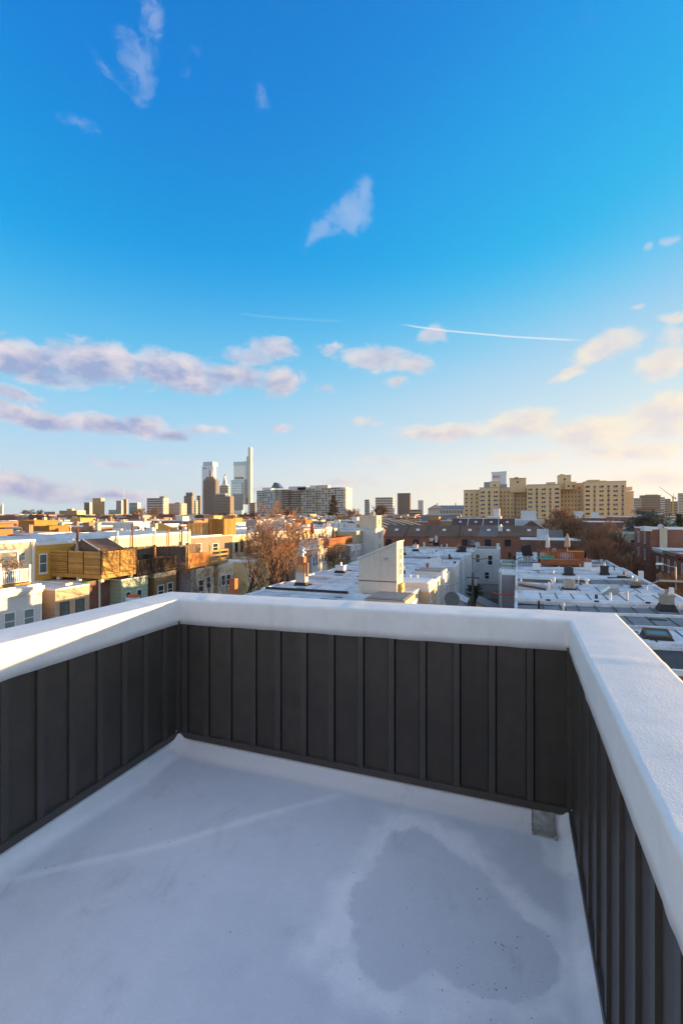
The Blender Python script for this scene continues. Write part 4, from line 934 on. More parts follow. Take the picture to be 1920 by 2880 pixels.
d2 = deck_base('privacy deck of honey coloured horizontal boards', LM + .05, -36.9, 35.65, 40.05, 7.75, PINE, th=.4)
zz = 9.95
for (a, b, n, gap) in ((LM + .1, -41.2, 13, .06), (-41.05, -39.2, 14, .014), (-39.05, -37.05, 14, .014)): boards(d2, (a, 35.62), (b, 35.62), 7.8, zz, n, PINE, gap)
for x in (-41.12, -39.12, -36.97): pbox('post', BLKW, d2, x - .06, x + .06, 35.6, 35.72, 7.76, zz + .05)
for (a, b) in ((35.75, 37.8), (37.92, 39.95)): boards(d2, (-36.9, a), (-36.9, b), 7.8, zz, 15, PINE, .014)
for y in (37.86, 40.02): pbox('post', BLKW if y < 39 else RUST, d2, -36.97, -36.85, y - .06, y + .06, 7.76, zz + .15)
boards(d2, (-36.95, 40.05), (LM + .1, 40.05), 7.8, zz, 15, PINE, .014)
for (x, y) in ((-37.2, 35.9), (-37.2, 39.6), (-40, 35.9), (-42.6, 35.9)): pbox('leg', PVC, d2, x - .16, x + .16, y - .16, y + .16, 7.05, 7.345)
# shed on the privacy deck
s = thing('garden_shed', (-40.2, 38.0, 7.75), 'brown garden shed with gable roof behind the privacy boards', 'shed'); L = s.location
MB().hexa([(-1.7, -1.3, 0), (1.9, -1.3, 0), (1.9, 1.6, 0), (-1.7, 1.6, 0)], [(-1.7, -1.3, 2.2), (1.9, -1.3, 2.2), (1.9, 1.6, 2.2), (-1.7, 1.6, 2.2)]).build('wall', OLDW, s)
MB().hexa([(-1.9, -1.5, 2.203), (2.15, -1.5, 2.203), (2.15, 1.75, 2.203), (-1.9, 1.75, 2.203)], [(-.3, -1.4, 3.25), (-.1, -1.4, 3.25), (-.1, 1.7, 3.25), (-.3, 1.7, 3.25)]).build('roof', ROOFS['shingle'], s)
MB().hexa([(.0, -1.52, 3.2), (2.1, -1.52, 2.24), (2.1, -1.47, 2.24), (.0, -1.47, 3.2)], [(.0, -1.52, 3.3), (2.1, -1.52, 2.34), (2.1, -1.47, 2.34), (.0, -1.47, 3.3)]).build('barge_board', PVC, s)
def parasol(p, h, r, m, label):
    t = thing('closed_parasol', p, label, 'parasol'); MB().tube((0, 0, 0), (0, 0, h), .03).build('pole', STEEL, t)
    mb = MB(); prof = [(.05, 0), (r, .12), (r * .85, h * .3), (r * .6, h * .5), (.03, h * .68)]; mb.lathe((0, 0, h * .33), prof, 10); mb.build('canopy', m, t); MB().lathe((0, 0, 0), [(.25, 0), (.25, .08), (.04, .1)], 10).build('base', STEEL, t)
    return t
parasol((-40.6, 36.2, 7.75), 3.0, .22, mat('canvas_sand', (.45, .35, .25), .9, .15), 'closed sand coloured parasol beside the garden shed')
d3 = deck_base('roof deck with dark slender balusters and tall fence at its back', LM + .05, -37.0, 40.3, 46.5, 7.4, BLKW)
railing(d3, [(-37.05, 40.4), (-37.05, 42.5), (-37.05, 46.3), (LM + .4, 46.3)], 7.4, 1.3, BLKW, .17, .16, bal=.06)
for y in (41.6, 45.0): pbox('tall_post', CEDAR, d3, -38.9, -38.7, y - .1, y + .1, 7.4, 10.0)
f1 = thing('board_fence', (-40.6, 44, 7.4), 'weathered upright board fence behind the dark balustrade', 'fence'); boards(f1, (-41.6, 40.5), (-41.6, 48.3), 7.5, 9.7, 42, OLDW, .02, True, jit=.06); boards(f1, (-41.5, 48.35), (-37.1, 48.35), 7.2, 9.6, 24, OLDW, .02, True, jit=.05)
d4 = deck_base('long timber deck with open horizontal rails among the branches', -41.5, -37.0, 48.6, 57.2, 7.25, PINE)
boards(d4, (-37.0, 48.6), (-37.0, 52.9), 7.3, 8.75, 7, CEDAR, .02)
for y in (48.65, 51, 53.0, 55.2, 57.1): pbox('post', PINE, d4, -37.08, -36.94, y - .07, y + .07, 7.25, 9.6 if y in (48.65, 53.0) else 8.85)
for z in (7.5, 8.05, 8.6): boards(d4, (-37.0, 53.05), (-37.0, 57.1), z, z + .22, 1, PINE, 0, name='rail')
boards(d4, (-41.5, 48.7), (-41.5, 57.1), 7.3, 9.4, 34, OLDW, .03, True, jit=.05)
d5 = deck_base('orange stained deck with close balusters on the buff extension', -40, -36.6, 68, 77.7, 7.05, CEDAR)
boards(d5, (-36.6, 68), (-36.6, 72.6), 6.4, 8.4, 12, RED_D, .02, True); railing(d5, [(-36.6, 72.7), (-36.6, 75.2), (-36.6, 77.6), (-40, 77.6)], 7.05, 1.4, CEDAR, .2, .14, bal=.1); boards(d5, (-41, 68), (-41, 77.5), 7.1, 9.1, 30, OLDW, .02, True)
d6 = deck_base('white balustraded deck with a green parasol further along the row', -40.5, -36.8, 79, 88.5, 7.0, T_WHITE)
railing(d6, [(-36.85, 79.1), (-36.85, 82), (-36.85, 85.2), (-36.85, 88.4), (-40.4, 88.4)], 7.0, 1.35, PVC, .22, .16, bal=.1)
railing(d6, [(-40.4, 79.1), (-36.85, 79.1)], 7.0, 1.35, PVC, .22, .16, bal=.1)
d7 = deck_base('brown boarded deck with a parasol before the blank side wall', -41.5, -36.6, 93.5, 108.8, 6.9, CEDAR)
railing(d7, [(-36.65, 93.6), (-36.65, 97.4), (-36.65, 101.2), (-36.65, 105), (-36.65, 108.7), (-41.4, 108.7)], 6.9, 1.5, RED_D, .25, .2, bal=.19); railing(d7, [(-41.4, 93.6), (-36.65, 93.6)], 6.9, 1.5, RED_D, .25, .2, bal=.19)
t = house('roof_box', 'pale tan plant box between the white and the brown deck', 'plant box', None, -40.2, -37.4, 89.2, 92.6, 8.6, WALLS['cream'], ROOFS['white'], lip=.05, tw=.1)
parasol((-39, 84, 7.0), 3.2, .45, mat('canvas_green', (.05, .22, .17), .9, .15), 'closed green parasol on the white deck'); parasol((-39.4, 91.6, 8.55), 2.6, .5, mat('canvas_red', (.33, .03, .02), .9, .1), 'closed red parasol on the plant box'); parasol((-39.5, 104, 6.9), 3.6, .5, mat('canvas_brown', (.17, .12, .09), .9, .1), 'closed brown parasol on the brown boarded deck')
# blank side wall before the corner tower
t = house('side_wall', 'blank olive rendered side wall below the corner tower', 'wall', None, -50, -38.2, 117.0, 122.1, 9.2, WALLS['grey'] if False else mat('stucco_olive', (.36, .33, .24), .9, .06, .6, streak=.15), ROOFS['silver'], lip=.1, tw=.2)
# hydrangea in a pot on the white deck
def dry_plant(p, label):
    t = thing('potted_hydrangea', p, label, 'potted plant'); rnd = random.Random(5)
    MB().lathe((0, 0, 0), [(.22, 0), (.3, .5), (.33, .52), (.28, .52)], 12).build('pot', mat('pot_dark', (.06, .05, .05), .7, .1), t)
    mb = MB(); hd = MB()
    for i in range(34):
        a = rnd.uniform(0, 6.3); r = rnd.uniform(.2, 1.0); e = Vector((math.cos(a) * r, math.sin(a) * r, 1.9 + rnd.uniform(-.5, .3) - r * .35)); mb.tube((0, 0, .5), e, .015, .01, 4)
        for k in range(7):
            c = e + Vector((rnd.gauss(0, .05), rnd.gauss(0, .05), rnd.gauss(0, .05))); s = .04; hd.hexa([(c.x - s, c.y - s, c.z - s), (c.x + s, c.y - s, c.z - s), (c.x + s, c.y + s, c.z - s), (c.x - s, c.y + s, c.z - s)], [(c.x - s * .4, c.y - s * .4, c.z + s), (c.x + s * .4, c.y - s * .4, c.z + s), (c.x + s * .4, c.y + s * .4, c.z + s), (c.x - s * .4, c.y + s * .4, c.z + s)])
    mb.build('stems', mat('stem_dry', (.20, .13, .08), .9, .2), t); tag(hd.build('flower_heads', mat('hydrangea_dry', (.22, .15, .11), .9, .2), t), kind='stuff')
dry_plant((-38.5, 28.0, 7.88), 'dried hydrangea in a pot behind the white balustrade')
# small stack on the near edge, and a second by the trees
for (px, py, lab, X) in ((375, 1680, 'low white chimney with terracotta top below the sage green extension', -33.5), (657, 1668, 'square rendered chimney with an orange flue beside the bare trees', -23.5)):
    p = onx(px, py, X); t = thing('chimney_stack', (p.x, p.y, 0), lab, 'chimney')
    MB().box(-.5, .5, -.4, .4, 0, p.z).build('stack', ROOFS['white'] if px < 400 else CONC, t); MB().box(-.4, .4, -.3, .3, p.z + .003, p.z + .25).build('top', TERRA, t)
    if px > 400: MB().box(-.28, .28, -.25, .25, p.z + .253, p.z + 1.3).build('flue', TERRA, t); MB().box(.52, 1.1, -.3, .3, p.z - 2, p.z - .2).build('side_stack', mat('flue_orange', (.55, .27, .12), .8, .1), t)
# ---------------------------------------------------------------- right of the street: brick rows, mural house, brick gable
bw = house('brick_gable_house', 'long brick house with white coping closing the row of pale roofs', 'house', None, ony(1463, 1512, 108).x, ony(1640, 1512, 108).x, 108, 117, ony(1500, 1517, 108).z, WALLS['brick2'], ROOFS['white'], lip=.15)
dish(ony(1557, 1556, 107.7), 0, 'small pale satellite dish on the long brick house', .55, .5)
boxpart(bw, 'stair_head', ony(1525, 1515, 111) + Vector((0, 0, -.6)), 2.2, 2.5, 2.6, ROOFS['silver'])
# stained timber deck with closed parasols on row R
a, b = ony(1515, 1590, 70.5), ony(1645, 1590, 70.5); z0 = 7.05
dk = deck_base('red stained timber roof deck with green lettering board among pale roofs', a.x, b.x, 70.5, 75.5, z0, RED_D)
xs = [a.x + (b.x - a.x) * k / 3 for k in range(4)]
railing(dk, [(x, 70.55) for x in xs], z0, 1.45, RED_D, .2, .14, bal=.12); railing(dk, [(b.x, 70.55), (b.x, 75.4), (a.x, 75.4), (a.x, 70.55)], z0, 1.45, RED_D, .2, .14, bal=.12)
MB().hexa([(-3.0, -2.53, .55), (-1.0, -2.53, .5), (-1.0, -2.5, .5), (-3.0, -2.5, .55)], [(-3.0, -2.53, .8), (-1.0, -2.53, .95), (-1.0, -2.5, .95), (-3.0, -2.5, .8)]).build('banner', mat('banner_green', (.03, .28, .17), .7, .3, 6), dk)
MB().box(.6, 2.6, -2.7, -2.2, 1.5, 1.58).build('shelf_board', PINE, dk)
st = thing('metal_stair', (a.x - 2.2, 71.5, 5.9), 'black railed stair climbing to the red stained deck', 'stair')
for k in range(7): MB().box(-1.2 + .36 * k, -.84 + .36 * k, -.5, .5, .12 + .17 * k, .17 + .17 * k).build('step', STEEL, st)
for k in range(8): MB().tube((-1.2 + .36 * k, -.5, .1 + .17 * k), (-1.2 + .36 * k, -.5, 1.1 + .17 * k), .025).build('baluster', BLKW, st)
MB().tube((-1.2, -.5, 1.1), (1.4, -.5, 2.35), .04).build('handrail', BLKW, st)
parasol(ony(1539, 1562, 74) + Vector((0, 0, .05)), 2.9, .3, mat('canvas_white', (.62, .60, .57), .9, .1), 'closed white parasol on the red stained deck'); parasol(ony(1594, 1562, 74) + Vector((0, 0, .05)), 3.0, .38, mat('canvas_sand', (.45, .35, .25), .9, .15), 'closed tan parasol on the red stained deck')
t = thing('covered_grill', ony(1482, 1563, 76), 'black covered grill beside the red stained deck', 'grill')
MB().hexa([(-.7, -.4, 0), (.8, -.4, 0), (.8, .4, 0), (-.7, .4, 0)], [(-.9, -.3, 1.3), (.3, -.3, 1.7), (.3, .3, 1.7), (-.9, .3, 1.3)]).build('cover', mat('cover_black', (.02, .02, .02), .6, .2), t); MB().box(-.5, .5, -.3, .3, -.6, -.003).build('stand', STEEL, t)

# brick row over the street, its fronts face the terrace side
BX = 22.5
def brick_front(label, y0, y1, zt, wall, deep=9, corn=T_WHITE, n=2, rows=(1.2, 4.3)):
    t = house('brick_row_house', label, 'row house', 'brick row houses over the street', BX, BX + deep, y0, y1 - .01, zt, WALLS[wall], ROOFS['white'], corn, lip=.3, tw=.35)
    for z in rows:
        for k in range(n): win(t, '-X', BX, y0 + (y1 - y0) * (k + .5) / n, z, .9, 2.0, FR_W, GL_B)
    L = t.location
    MB().box(BX - .45 - L.x, BX - .002 - L.x, y0 - L.y, y1 - L.y, zt - .45, zt + .04).build('cornice', corn, t)
    for k in range(4): MB().box(BX - .35 - L.x, BX - .003 - L.x, y0 + (y1 - y0) * (k + .5) / 4 - .1 - L.y, y0 + (y1 - y0) * (k + .5) / 4 + .1 - L.y, zt - .8, zt - .453).build('bracket', corn, t)
    return t
BC = mat('cornice_brown', (.26, .18, .13), .8, .1); BRC = mat('cornice_red', (.22, .04, .03), .8, .1)
brick_front('brick row house with white snowy cornice over the street', 92, 98.5, 7.7, 'brick', corn=T_WHITE); brick_front('brick row house with brown cornice over the street', 85, 92, 7.6, 'brick', corn=BC)
brick_front('brick row house with two red finials over the street', 78.5, 85, 7.5, 'brick', corn=BRC); brick_front('dark brick row house next to the finials over the street', 71, 78.5, 7.6, 'brick2')
tb = house('tall_brick_house', 'tall brick house with a blank side wall and buff chimney over the street', 'house', None, BX - .5, BX + 14, 99.5, 112, 11.0, WALLS['brick'], ROOFS['silver'], T_WHITE, lip=.2)
chimney(tb, ony(1863, 1500, 99.2) * 1 + Vector((0, -.1, -4.2)), 1.1, .5, 5.0, WALLS['cream'], TERRA, 1, flash=False)
for z in (5.2, 8.2):
    for k in (.3, .7): win(tb, '-X', BX - .5, 99.5 + 12.5 * k, z, .9, 1.9)
MB().box(-8.2, -7.0, -6.5, -3.5, 10.5, 11.3).build('corner_cornice', T_WHITE, tb)
t = house('far_corner_house', 'brick corner house with a deep white cornice at the street edge', 'house', None, BX + 11.2, BX + 20, 92, 98, 10.0, WALLS['brick'], ROOFS['white'], T_WHITE, lip=.5, tw=.5)
dish(ony(1855, 1492, 104), .3, 'round pale satellite dish on the tall brick house', .6, .6)
# mural house
mm = bpy.data.materials.new('mural_paint'); mm.use_nodes = True; g = NT(mm.node_tree); bs = mm.node_tree.nodes['Principled BSDF']
pos = g.n('NewGeometry').outputs['Position']; n1 = g.noise(g.vm('MULTIPLY', pos, (1, 1, 1.5)), .45, 3, .55, .6)
rp = g.n('ValToRGB'); g._in(rp.inputs[0], n1); cr = rp.color_ramp
for k, (p_, c_) in enumerate(((.3, (.22, .33, .47)), (.42, (.42, .45, .42)), (.5, (.50, .44, .31)), (.58, (.34, .42, .40)), (.68, (.47, .24, .36)))):
    e = cr.elements[k] if k < 2 else cr.elements.new(p_); e.position = p_; e.color = (*c_, 1)
g._in(bs.inputs['Base Color'], rp.outputs[0]); bs.inputs['Roughness'].default_value = .85; WALLS['mural'] = mm
x0, x1 = ony(1742, 1500, 112).x, ony(1802, 1500, 112).x
mh = house('mural_house', 'house end painted with a cloudy pastel mural and one shuttered window', 'house', None, x0, x1 + 6, 112, 122, ony(1770, 1500, 112).z, WALLS['mural'], ROOFS['grey'], WALLS['pale'], lip=.15)
win(mh, '-Y', 112, ony(1778, 1540, 112).x, ony(1778, 1541, 112).z, 1.05, 1.75, FR_W, mat('shutter_brown', (.10, .06, .05), .7, .1))
t = house('long_brick_house', 'low long brick building with white coping beyond the mural', 'building', None, ony(1655, 1470, 150).x, ony(1752, 1470, 150).x, 150, 165, ony(1700, 1467, 150).z, WALLS['brick2'], ROOFS['white'], lip=.2)
# street lamp and the wires over the street
def lamp(p, h, label, arm=-1.6):
    t = thing('street_lamp', p, label, 'street lamp'); MB().tube((0, 0, 0), (0, 0, h), .09, .06, 8).build('pole', STEEL, t); MB().tube((0, 0, h - .1), (arm, 0, h + .25), .04).build('arm', STEEL, t)
    MB().hexa([(arm - .5, -.14, h + .15), (arm + .1, -.12, h + .15), (arm + .1, .12, h + .15), (arm - .5, .14, h + .15)], [(arm - .4, -.08, h + .33), (arm + .1, -.06, h + .33), (arm + .1, .06, h + .33), (arm - .4, .08, h + .33)]).build('lamp_head', PVC, t)
p = onz(1899, 1572, 8.6); lamp((14.2 + .2, 14.4 * p.y / p.x, 0), 8.4, 'tall street lamp with a flat head by the bare orange brush', -1.2)
t = thing('utility_pole', (13.7, 44.6, 0), 'utility pole with long cross arm over the street', 'utility pole'); MB().tube((0, 0, 0), (0, 0, 9.3), .14, .1, 8).build('pole', mat('pole_wood', (.13, .10, .085), .9, .2, 3), t)
MB().box(-3.2, 2.4, -.06, .06, 8.2, 8.34).build('cross_arm', mat('arm_pale', (.42, .38, .32), .8, .1), t); MB().tube((-3.2, 0, 8.27), (-5.6, .3, 7.0), .04).build('brace', STEEL, t)

# ---------------------------------------------------------------- brown shingled rows beyond the cross street
def gable(name, label, group, x0, x1, y0, y1, ze, zr, wall, roof, sky=True, edge=None, ywin=None, ns=False):
    t = thing(name, ((x0 + x1) / 2, (y0 + y1) / 2, 0), label, 'row house', group); L = t.location
    a, b, c, d = x0 - L.x, x1 - L.x, y0 - L.y, y1 - L.y
    MB().box(a, b, c, d, 0, ze).build('wall', wall, t)
    if not ns:   # ridge along x
        o = .25
        m = MB(); m.hexa([(a, c - o, ze - .12), (b, c - o, ze - .12), (b, d + o, ze - .12), (a, d + o, ze - .12)], [(a, -.1, zr), (b, -.1, zr), (b, .1, zr), (a, .1, zr)]); m.build('roof', roof, t)
        if sky: MB().hexa([(-.4, c * .55, ze + (zr - ze) * .45), (.5, c * .55, ze + (zr - ze) * .45), (.5, c * .42, ze + (zr - ze) * .58), (-.4, c * .42, ze + (zr - ze) * .58)], [(-.4, c * .56, ze + (zr - ze) * .45 + .25), (.5, c * .56, ze + (zr - ze) * .45 + .25), (.5, c * .43, ze + (zr - ze) * .58 + .25), (-.4, c * .43, ze + (zr - ze) * .58 + .25)]).build('skylight', FR_W, t)
        if edge: MB().hexa([(b - .18, c - o - .02, ze - .1), (b, c - o - .02, ze - .1), (b, -.1, zr + .05), (b - .18, -.1, zr + .05)], [(b - .18, c - o - .02, ze + .12), (b, c - o - .02, ze + .12), (b, -.1, zr + .25), (b - .18, -.1, zr + .25)]).build('party_edge', edge, t)
        if ywin: 
            for k in ywin: win(t, '-Y', y0, x0 + (x1 - x0) * k, ze - 2.6, 1.6, 1.7, FR_D, GL_B if k > .5 else GL_D)
    else:        # ridge along y
        MB().hexa([(a - .2, c, ze - .1), (b + .2, c, ze - .1), (b + .2, d, ze - .1), (a - .2, d, ze - .1)], [(-.1, c, zr), (.1, c, zr), (.1, d, zr), (-.1, d, zr)]).build('roof', roof, t)
        if edge:
            MB().hexa([(0, c, zr), (b + .2, c, ze - .05), (b + .2, c + .25, ze - .05), (0, c + .25, zr)], [(0, c, zr + .2), (b + .2, c, ze + .15), (b + .2, c + .25, ze + .15), (0, c + .25, zr + .2)]).build('party_edge', edge, t)
    return t
GB = 'brown shingled houses beyond the cross street'
px = [1078, 1139, 1199, 1290, 1345, 1398, 1456, 1518]; nm = ['with a grey gable end beside the corner tower', 'with a wide grey window', 'behind the chimney of the pale row', 'with dark paired windows', 'with a greyish patched roof', 'with a white flue on its roof', 'behind the brick gable']
yb = 138.0; mbrick = WALLS['brick']
for k in range(7):
    xa, xb = ony(px[k], 1500, yb).x, ony(px[k + 1], 1500, yb).x - .01
    gable('shingled_house', 'brown shingled house ' + nm[k], GB, xa, xb, yb, yb + 11, ony((px[k] + px[k + 1]) / 2, 1508, yb).z, 10.3, mbrick, ROOFS['shingle2'] if k == 4 else ROOFS['shingle'], True, OLDW if k < 3 else None, ((.25, .75), (.5,), (.3,), (.3, .7), (.5,), (.5,), (.5,))[k])
t = thing('flue', (ony(1406, 1490, 141).x, 141, 8.4), 'white metal flue on a brown shingled roof', 'flue'); MB().box(-.55, .55, -.5, .5, -1, 1.6).build('body', PVC, t); MB().box(-.7, .7, -.6, .6, 1.603, 1.8).build('cap', PVC, t); MB().lathe((0, 0, 1.8), [(.3, .003), (.3, .4), (.1, .5)], 8).build('cowl', STEEL, t)
px2 = [1268, 1314, 1357, 1401, 1449]; nm2 = ['beside the grey slope', 'with a white party edge', 'in front of the white cube', 'beside the pale blue house']
for k in range(4):
    xa, xb = ony(px2[k], 1475, 200).x, ony(px2[k + 1], 1475, 200).x - .01
    gable('shingled_house', 'dark plum shingled house in the second row ' + nm2[k], 'plum shingled houses in the second row', xa, xb, 200, 212, 8.7, 11.7, WALLS['brick2'], mat('shingle_plum', (.12, .075, .07), .9, .2, .3, 'shingle'), True, PVC)
# gables that march away behind the corner tower, their party edges white
for k in range(8):
    y0 = 152 + 7.2 * k
    gable('gabled_house', 'brick gabled house with pale party edge behind the corner tower', 'brick gabled houses behind the corner tower', -58, -44.5 + 1.2 * k, y0, y0 + 7.1, 8.3, 11.2, WALLS['brick'], ROOFS['shingle'], False, PVC, ns=True)
g1 = gable('grey_roof_house', 'broad house with a plain dark grey roof behind the gables', None, ony(1175, 1470, 230).x, ony(1276, 1470, 230).x, 230, 260, 7.5, 13.0, WALLS['stone'], ROOFS['shingle2'], False)
g2 = gable('grey_roof_house', 'house with a small pale grey roof beside the brick gable house', None, ony(1530, 1500, 128).x, ony(1584, 1500, 128).x, 126, 136, 6.5, 9.6, WALLS['brick2'], ROOFS['shingle2'], False)
g3 = gable('open_gable', 'brown house with white barge boards in the second row', None, ony(1452, 1480, 180).x, ony(1538, 1480, 180).x, 176, 190, 7.8, 11.2, WALLS['brick2'], ROOFS['shingle'], False, PVC, ns=True)
# pale modern houses in front of the big apartment block
def cube_house(label, pa, pb, ya, Y, wall, name='modern_house', head=None, wn=()):
    a, b = ony(pa, ya, Y), ony(pb, ya, Y)
    t = house(name, label, 'house', None, a.x, b.x, Y, Y + 14, a.z, WALLS[wall], ROOFS['white'], T_WHITE, lip=.3)
    if head:
        c, d = ony(head[0], head[2], Y + 3), ony(head[1], head[2], Y + 3); pbox('stair_head', WALLS[head[3]], t, c.x, d.x, Y + 3, Y + 8, a.z - .2, c.z)
    for (w0, w1, y0, y1) in wn:
        p, q = ony(w0, y1, Y), ony(w1, y0, Y); win(t, '-Y', Y, (p.x + q.x) / 2, p.z, q.x - p.x, q.z - p.z, FR_D, GL_D)
    return t
cube_house('white modern house with a tall cube and a strip window', 1370, 1407, 1452, 235, 'white', head=(1387, 1404, 1430, 'white'))
cube_house('pale blue modern house with white roof rooms', 1434, 1508, 1461, 215, 'blue', head=(1464, 1508, 1436, 'white'))
cube_house('low white house with many roof vents before the apartment block', 1272, 1368, 1457, 260, 'white'); cube_house('small white house at the foot of the apartment block', 1620, 1640, 1438, 280, 'white')
cube_house('brown brick terrace with a white roof room before the apartment block', 1635, 1722, 1455, 225, 'brick2', head=(1666, 1684, 1441, 'white'), wn=((1700, 1706, 1461, 1469), (1712, 1718, 1461, 1469)))
cube_house('brick terrace with white cornice and arched windows', 1722, 1798, 1452, 190, 'brick', wn=((1727, 1733, 1462, 1471), (1744, 1750, 1462, 1471), (1761, 1768, 1462, 1472), (1779, 1786, 1462, 1472)))
cube_house('orange brick house half behind the dark evergreen', 1858, 1925, 1452, 210, 'brick'); cube_house('small pale block above the evergreens', 1844, 1861, 1443, 240, 'pale'); cube_house('grey low house with two dark windows under the arched windows', 1752, 1793, 1478, 150, 'pale', wn=((1767, 1772, 1484, 1488), (1776, 1781, 1484, 1488)))
t = house('mint_house', 'mint green house between the two evergreens', 'house', None, ony(1892, 1462, 170).x, ony(1912, 1462, 170).x, 170, 180, ony(1892, 1460, 170).z, mat('stucco_mint', (.28, .45, .36), .8, .08), ROOFS['grey'], lip=.2)

# ---------------------------------------------------------------- blocks of row houses towards the towers
rnd = random.Random(11)
FW = ['brick', 'brick', 'cream', 'white', 'pale', 'brick3', 'yellow', 'grey', 'brick2', 'tan']
CN = dict(brick='red brick', cream='cream stucco', white='white', pale='pale grey', brick3='buff brick', yellow='yellow', grey='grey', brick2='dark brick', tan='tan', dwood='cedar clad')
n_far = 0
def far_house(x0, x1, y0, y1, zt):
    global n_far
    w = rnd.choice(FW); rf = rnd.choice(['silver', 'white', 'silver', 'pink', 'grey']); feat = rnd.choice(['stair room', 'chimney', 'chimney', 'timber deck', 'plain', 'vents', 'vents', 'cedar stair room' if rnd.random() < .4 else 'chimney'])
    lab = '%s house with %s roof and %s in the blocks towards the towers' % (CN[w], dict(silver='silver', white='white', pink='rose', grey='grey')[rf], dict(plain='plain parapet').get(feat, feat if feat == 'vents' else feat))
    t = thing('block_house', ((x0 + x1) / 2, (y0 + y1) / 2, 0), lab, 'row house', 'row houses in the blocks towards the towers'); L = t.location
    a, b, c, d = x0 - L.x, x1 - L.x, y0 - L.y, y1 - L.y
    MB().box(a, b, c, d, 0, zt).build('wall', WALLS[w], t); MB().box(a + .15, b - .15, c + .15, d - .15, zt + .003, zt + .08).build('roof', ROOFS[rf], t)
    ring(a - .04, b + .04, c, d, zt + .003, zt + .28, .2).build('parapet', T_WHITE if rnd.random() < .7 else ROOFS['grey'], t)
    for k in ((.3, .7) if y0 < 170 else (.5,)): win(t, '+X', x1, y0 + (y1 - y0) * k, zt - 2.5, .9, 1.6, FR_W, GL_D, sill=False)
    if feat == 'chimney':
        for k in range(rnd.choice((1, 2))): boxpart(t, 'chimney', Vector((rnd.uniform(x0 + 1, x1 - 1), y0 + .4, zt)), .8, .6, rnd.uniform(.9, 1.7), WALLS[rnd.choice(['brick', 'brick3', 'cream'])])
    elif 'stair room' in feat:
        xx = rnd.uniform(x0 + 2, x1 - 2.5); o = boxpart(t, 'stair_room', Vector((xx, (y0 + y1) / 2, zt + .08)), 2.4, (y1 - y0) * .5, rnd.uniform(1.3, 2.0), WALLS['dwood'] if 'cedar' in feat else WALLS[rnd.choice(['cream', 'white', 'grey', 'pale'])])
    elif feat == 'timber deck':
        z = zt + .4; m = rnd.choice([CEDAR, PINE, RED_D]); xa = rnd.uniform(x0 + .5, x1 - 5)
        tag(ring(xa - L.x, xa + 4.5 - L.x, c + .3, d - .3, z, z + 1.25, .08).build('railing', m, t)); MB().box(xa - L.x, xa + 4.5 - L.x, c + .3, d - .3, z - .25, z - .01).build('decking', m, t)
    elif feat == 'vents':
        for k in range(3): pipe(t, (rnd.uniform(x0 + 1, x1 - 1), rnd.uniform(y0 + .5, y1 - .5), zt), .2, .7, PVC)
    if feat != 'chimney' and rnd.random() < .5: boxpart(t, 'chimney', Vector((rnd.uniform(x0 + 1, x1 - 1), y1 - .4, zt)), .7, .6, rnd.uniform(.8, 1.5), WALLS[rnd.choice(['brick', 'brick3', 'cream'])])
    if rnd.random() < .4: pipe(t, (rnd.uniform(x0 + 1, x1 - 1), rnd.uniform(y0 + .5, y1 - .5), zt), .12, rnd.uniform(.6, 1.6), rnd.choice((PVC, RUST, STEEL)))
    n_far += 1
for (x0, x1, ya, yb_, st) in ((-71, -60, 42, 200, 5.2), (-100, -89, 60, 290, 5.8), (-114, -103, 70, 330, 6.2), (-143, -132, 90, 400, 7.5), (-158, -147, 100, 430, 8.5), (-200, -188, 130, 520, 11)):
    y = ya
    while y < yb_:
        w_ = st * rnd.uniform(.9, 1.1)
        if rnd.random() > .05: far_house(x0 + rnd.uniform(-.5, .5), x1 + rnd.uniform(-.5, .5), y, y + w_ - .02, rnd.choice((8.6, 9.2, 9.7, 10.2, 10.6, 11.2)) - (.5 if x0 > -80 else 0))
        y += w_
for (Y, xa, xb, st, z) in ((232, -58, -30, 6, 9.4), (275, -140, 30, 9, 10), (330, -170, -20, 11, 10.6), (300, 32, 120, 9, 9.6)):
    x = xa
    while x < xb:
        far_house(x, x + st - .02, Y, Y + 11, z + rnd.uniform(-.8, 1.2)); x += st
# the low city beyond, one mass to the horizon
mb = MB(); rn2 = random.Random(21)
for _ in range(2600):
    Y = 430 * math.exp(rn2.uniform(0, 1.75)); X = Y * rn2.uniform(-1.5, .62); s = rn2.uniform(5, 16) * (1 + Y / 2500); h = rn2.choice((8, 9, 9.5, 10, 10.5, 11, 12, 13)) + rn2.uniform(-.5, .5)
    if X > 1380: continue
    if X > -200 and Y < 470 and X < 40: continue
    mb.box(X, X + s, Y, Y + s, 0, h)
mbm = bpy.data.materials.new('low_city'); mbm.use_nodes = True; g = NT(mbm.node_tree); bs = mbm.node_tree.nodes['Principled BSDF']
geo = g.n('NewGeometry'); rp = g.n('ValToRGB'); g._in(rp.inputs[0], geo.outputs['Random Per Island']); cr = rp.color_ramp; cr.interpolation = 'CONSTANT'
for k, c_ in enumerate(((.24, .09, .06), (.45, .38, .30), (.30, .13, .08), (.55, .52, .48), (.20, .19, .19), (.38, .22, .13), (.16, .07, .05))):
    e = cr.elements[k] if k < 2 else cr.elements.new(k / 7); e.position = k / 7; e.color = (*c_, 1)
up = g.m('GREATER_THAN', g.sep(geo.outputs['Normal'])[2], .5)
g._in(bs.inputs['Base Color'], g.mix(up, rp.outputs[0], (.42, .42, .43))); bs.inputs['Roughness'].default_value = .85
tag(mb.build('low_city', mbm), 'far low roofs of the city reaching to the horizon', 'city', kind='stuff')
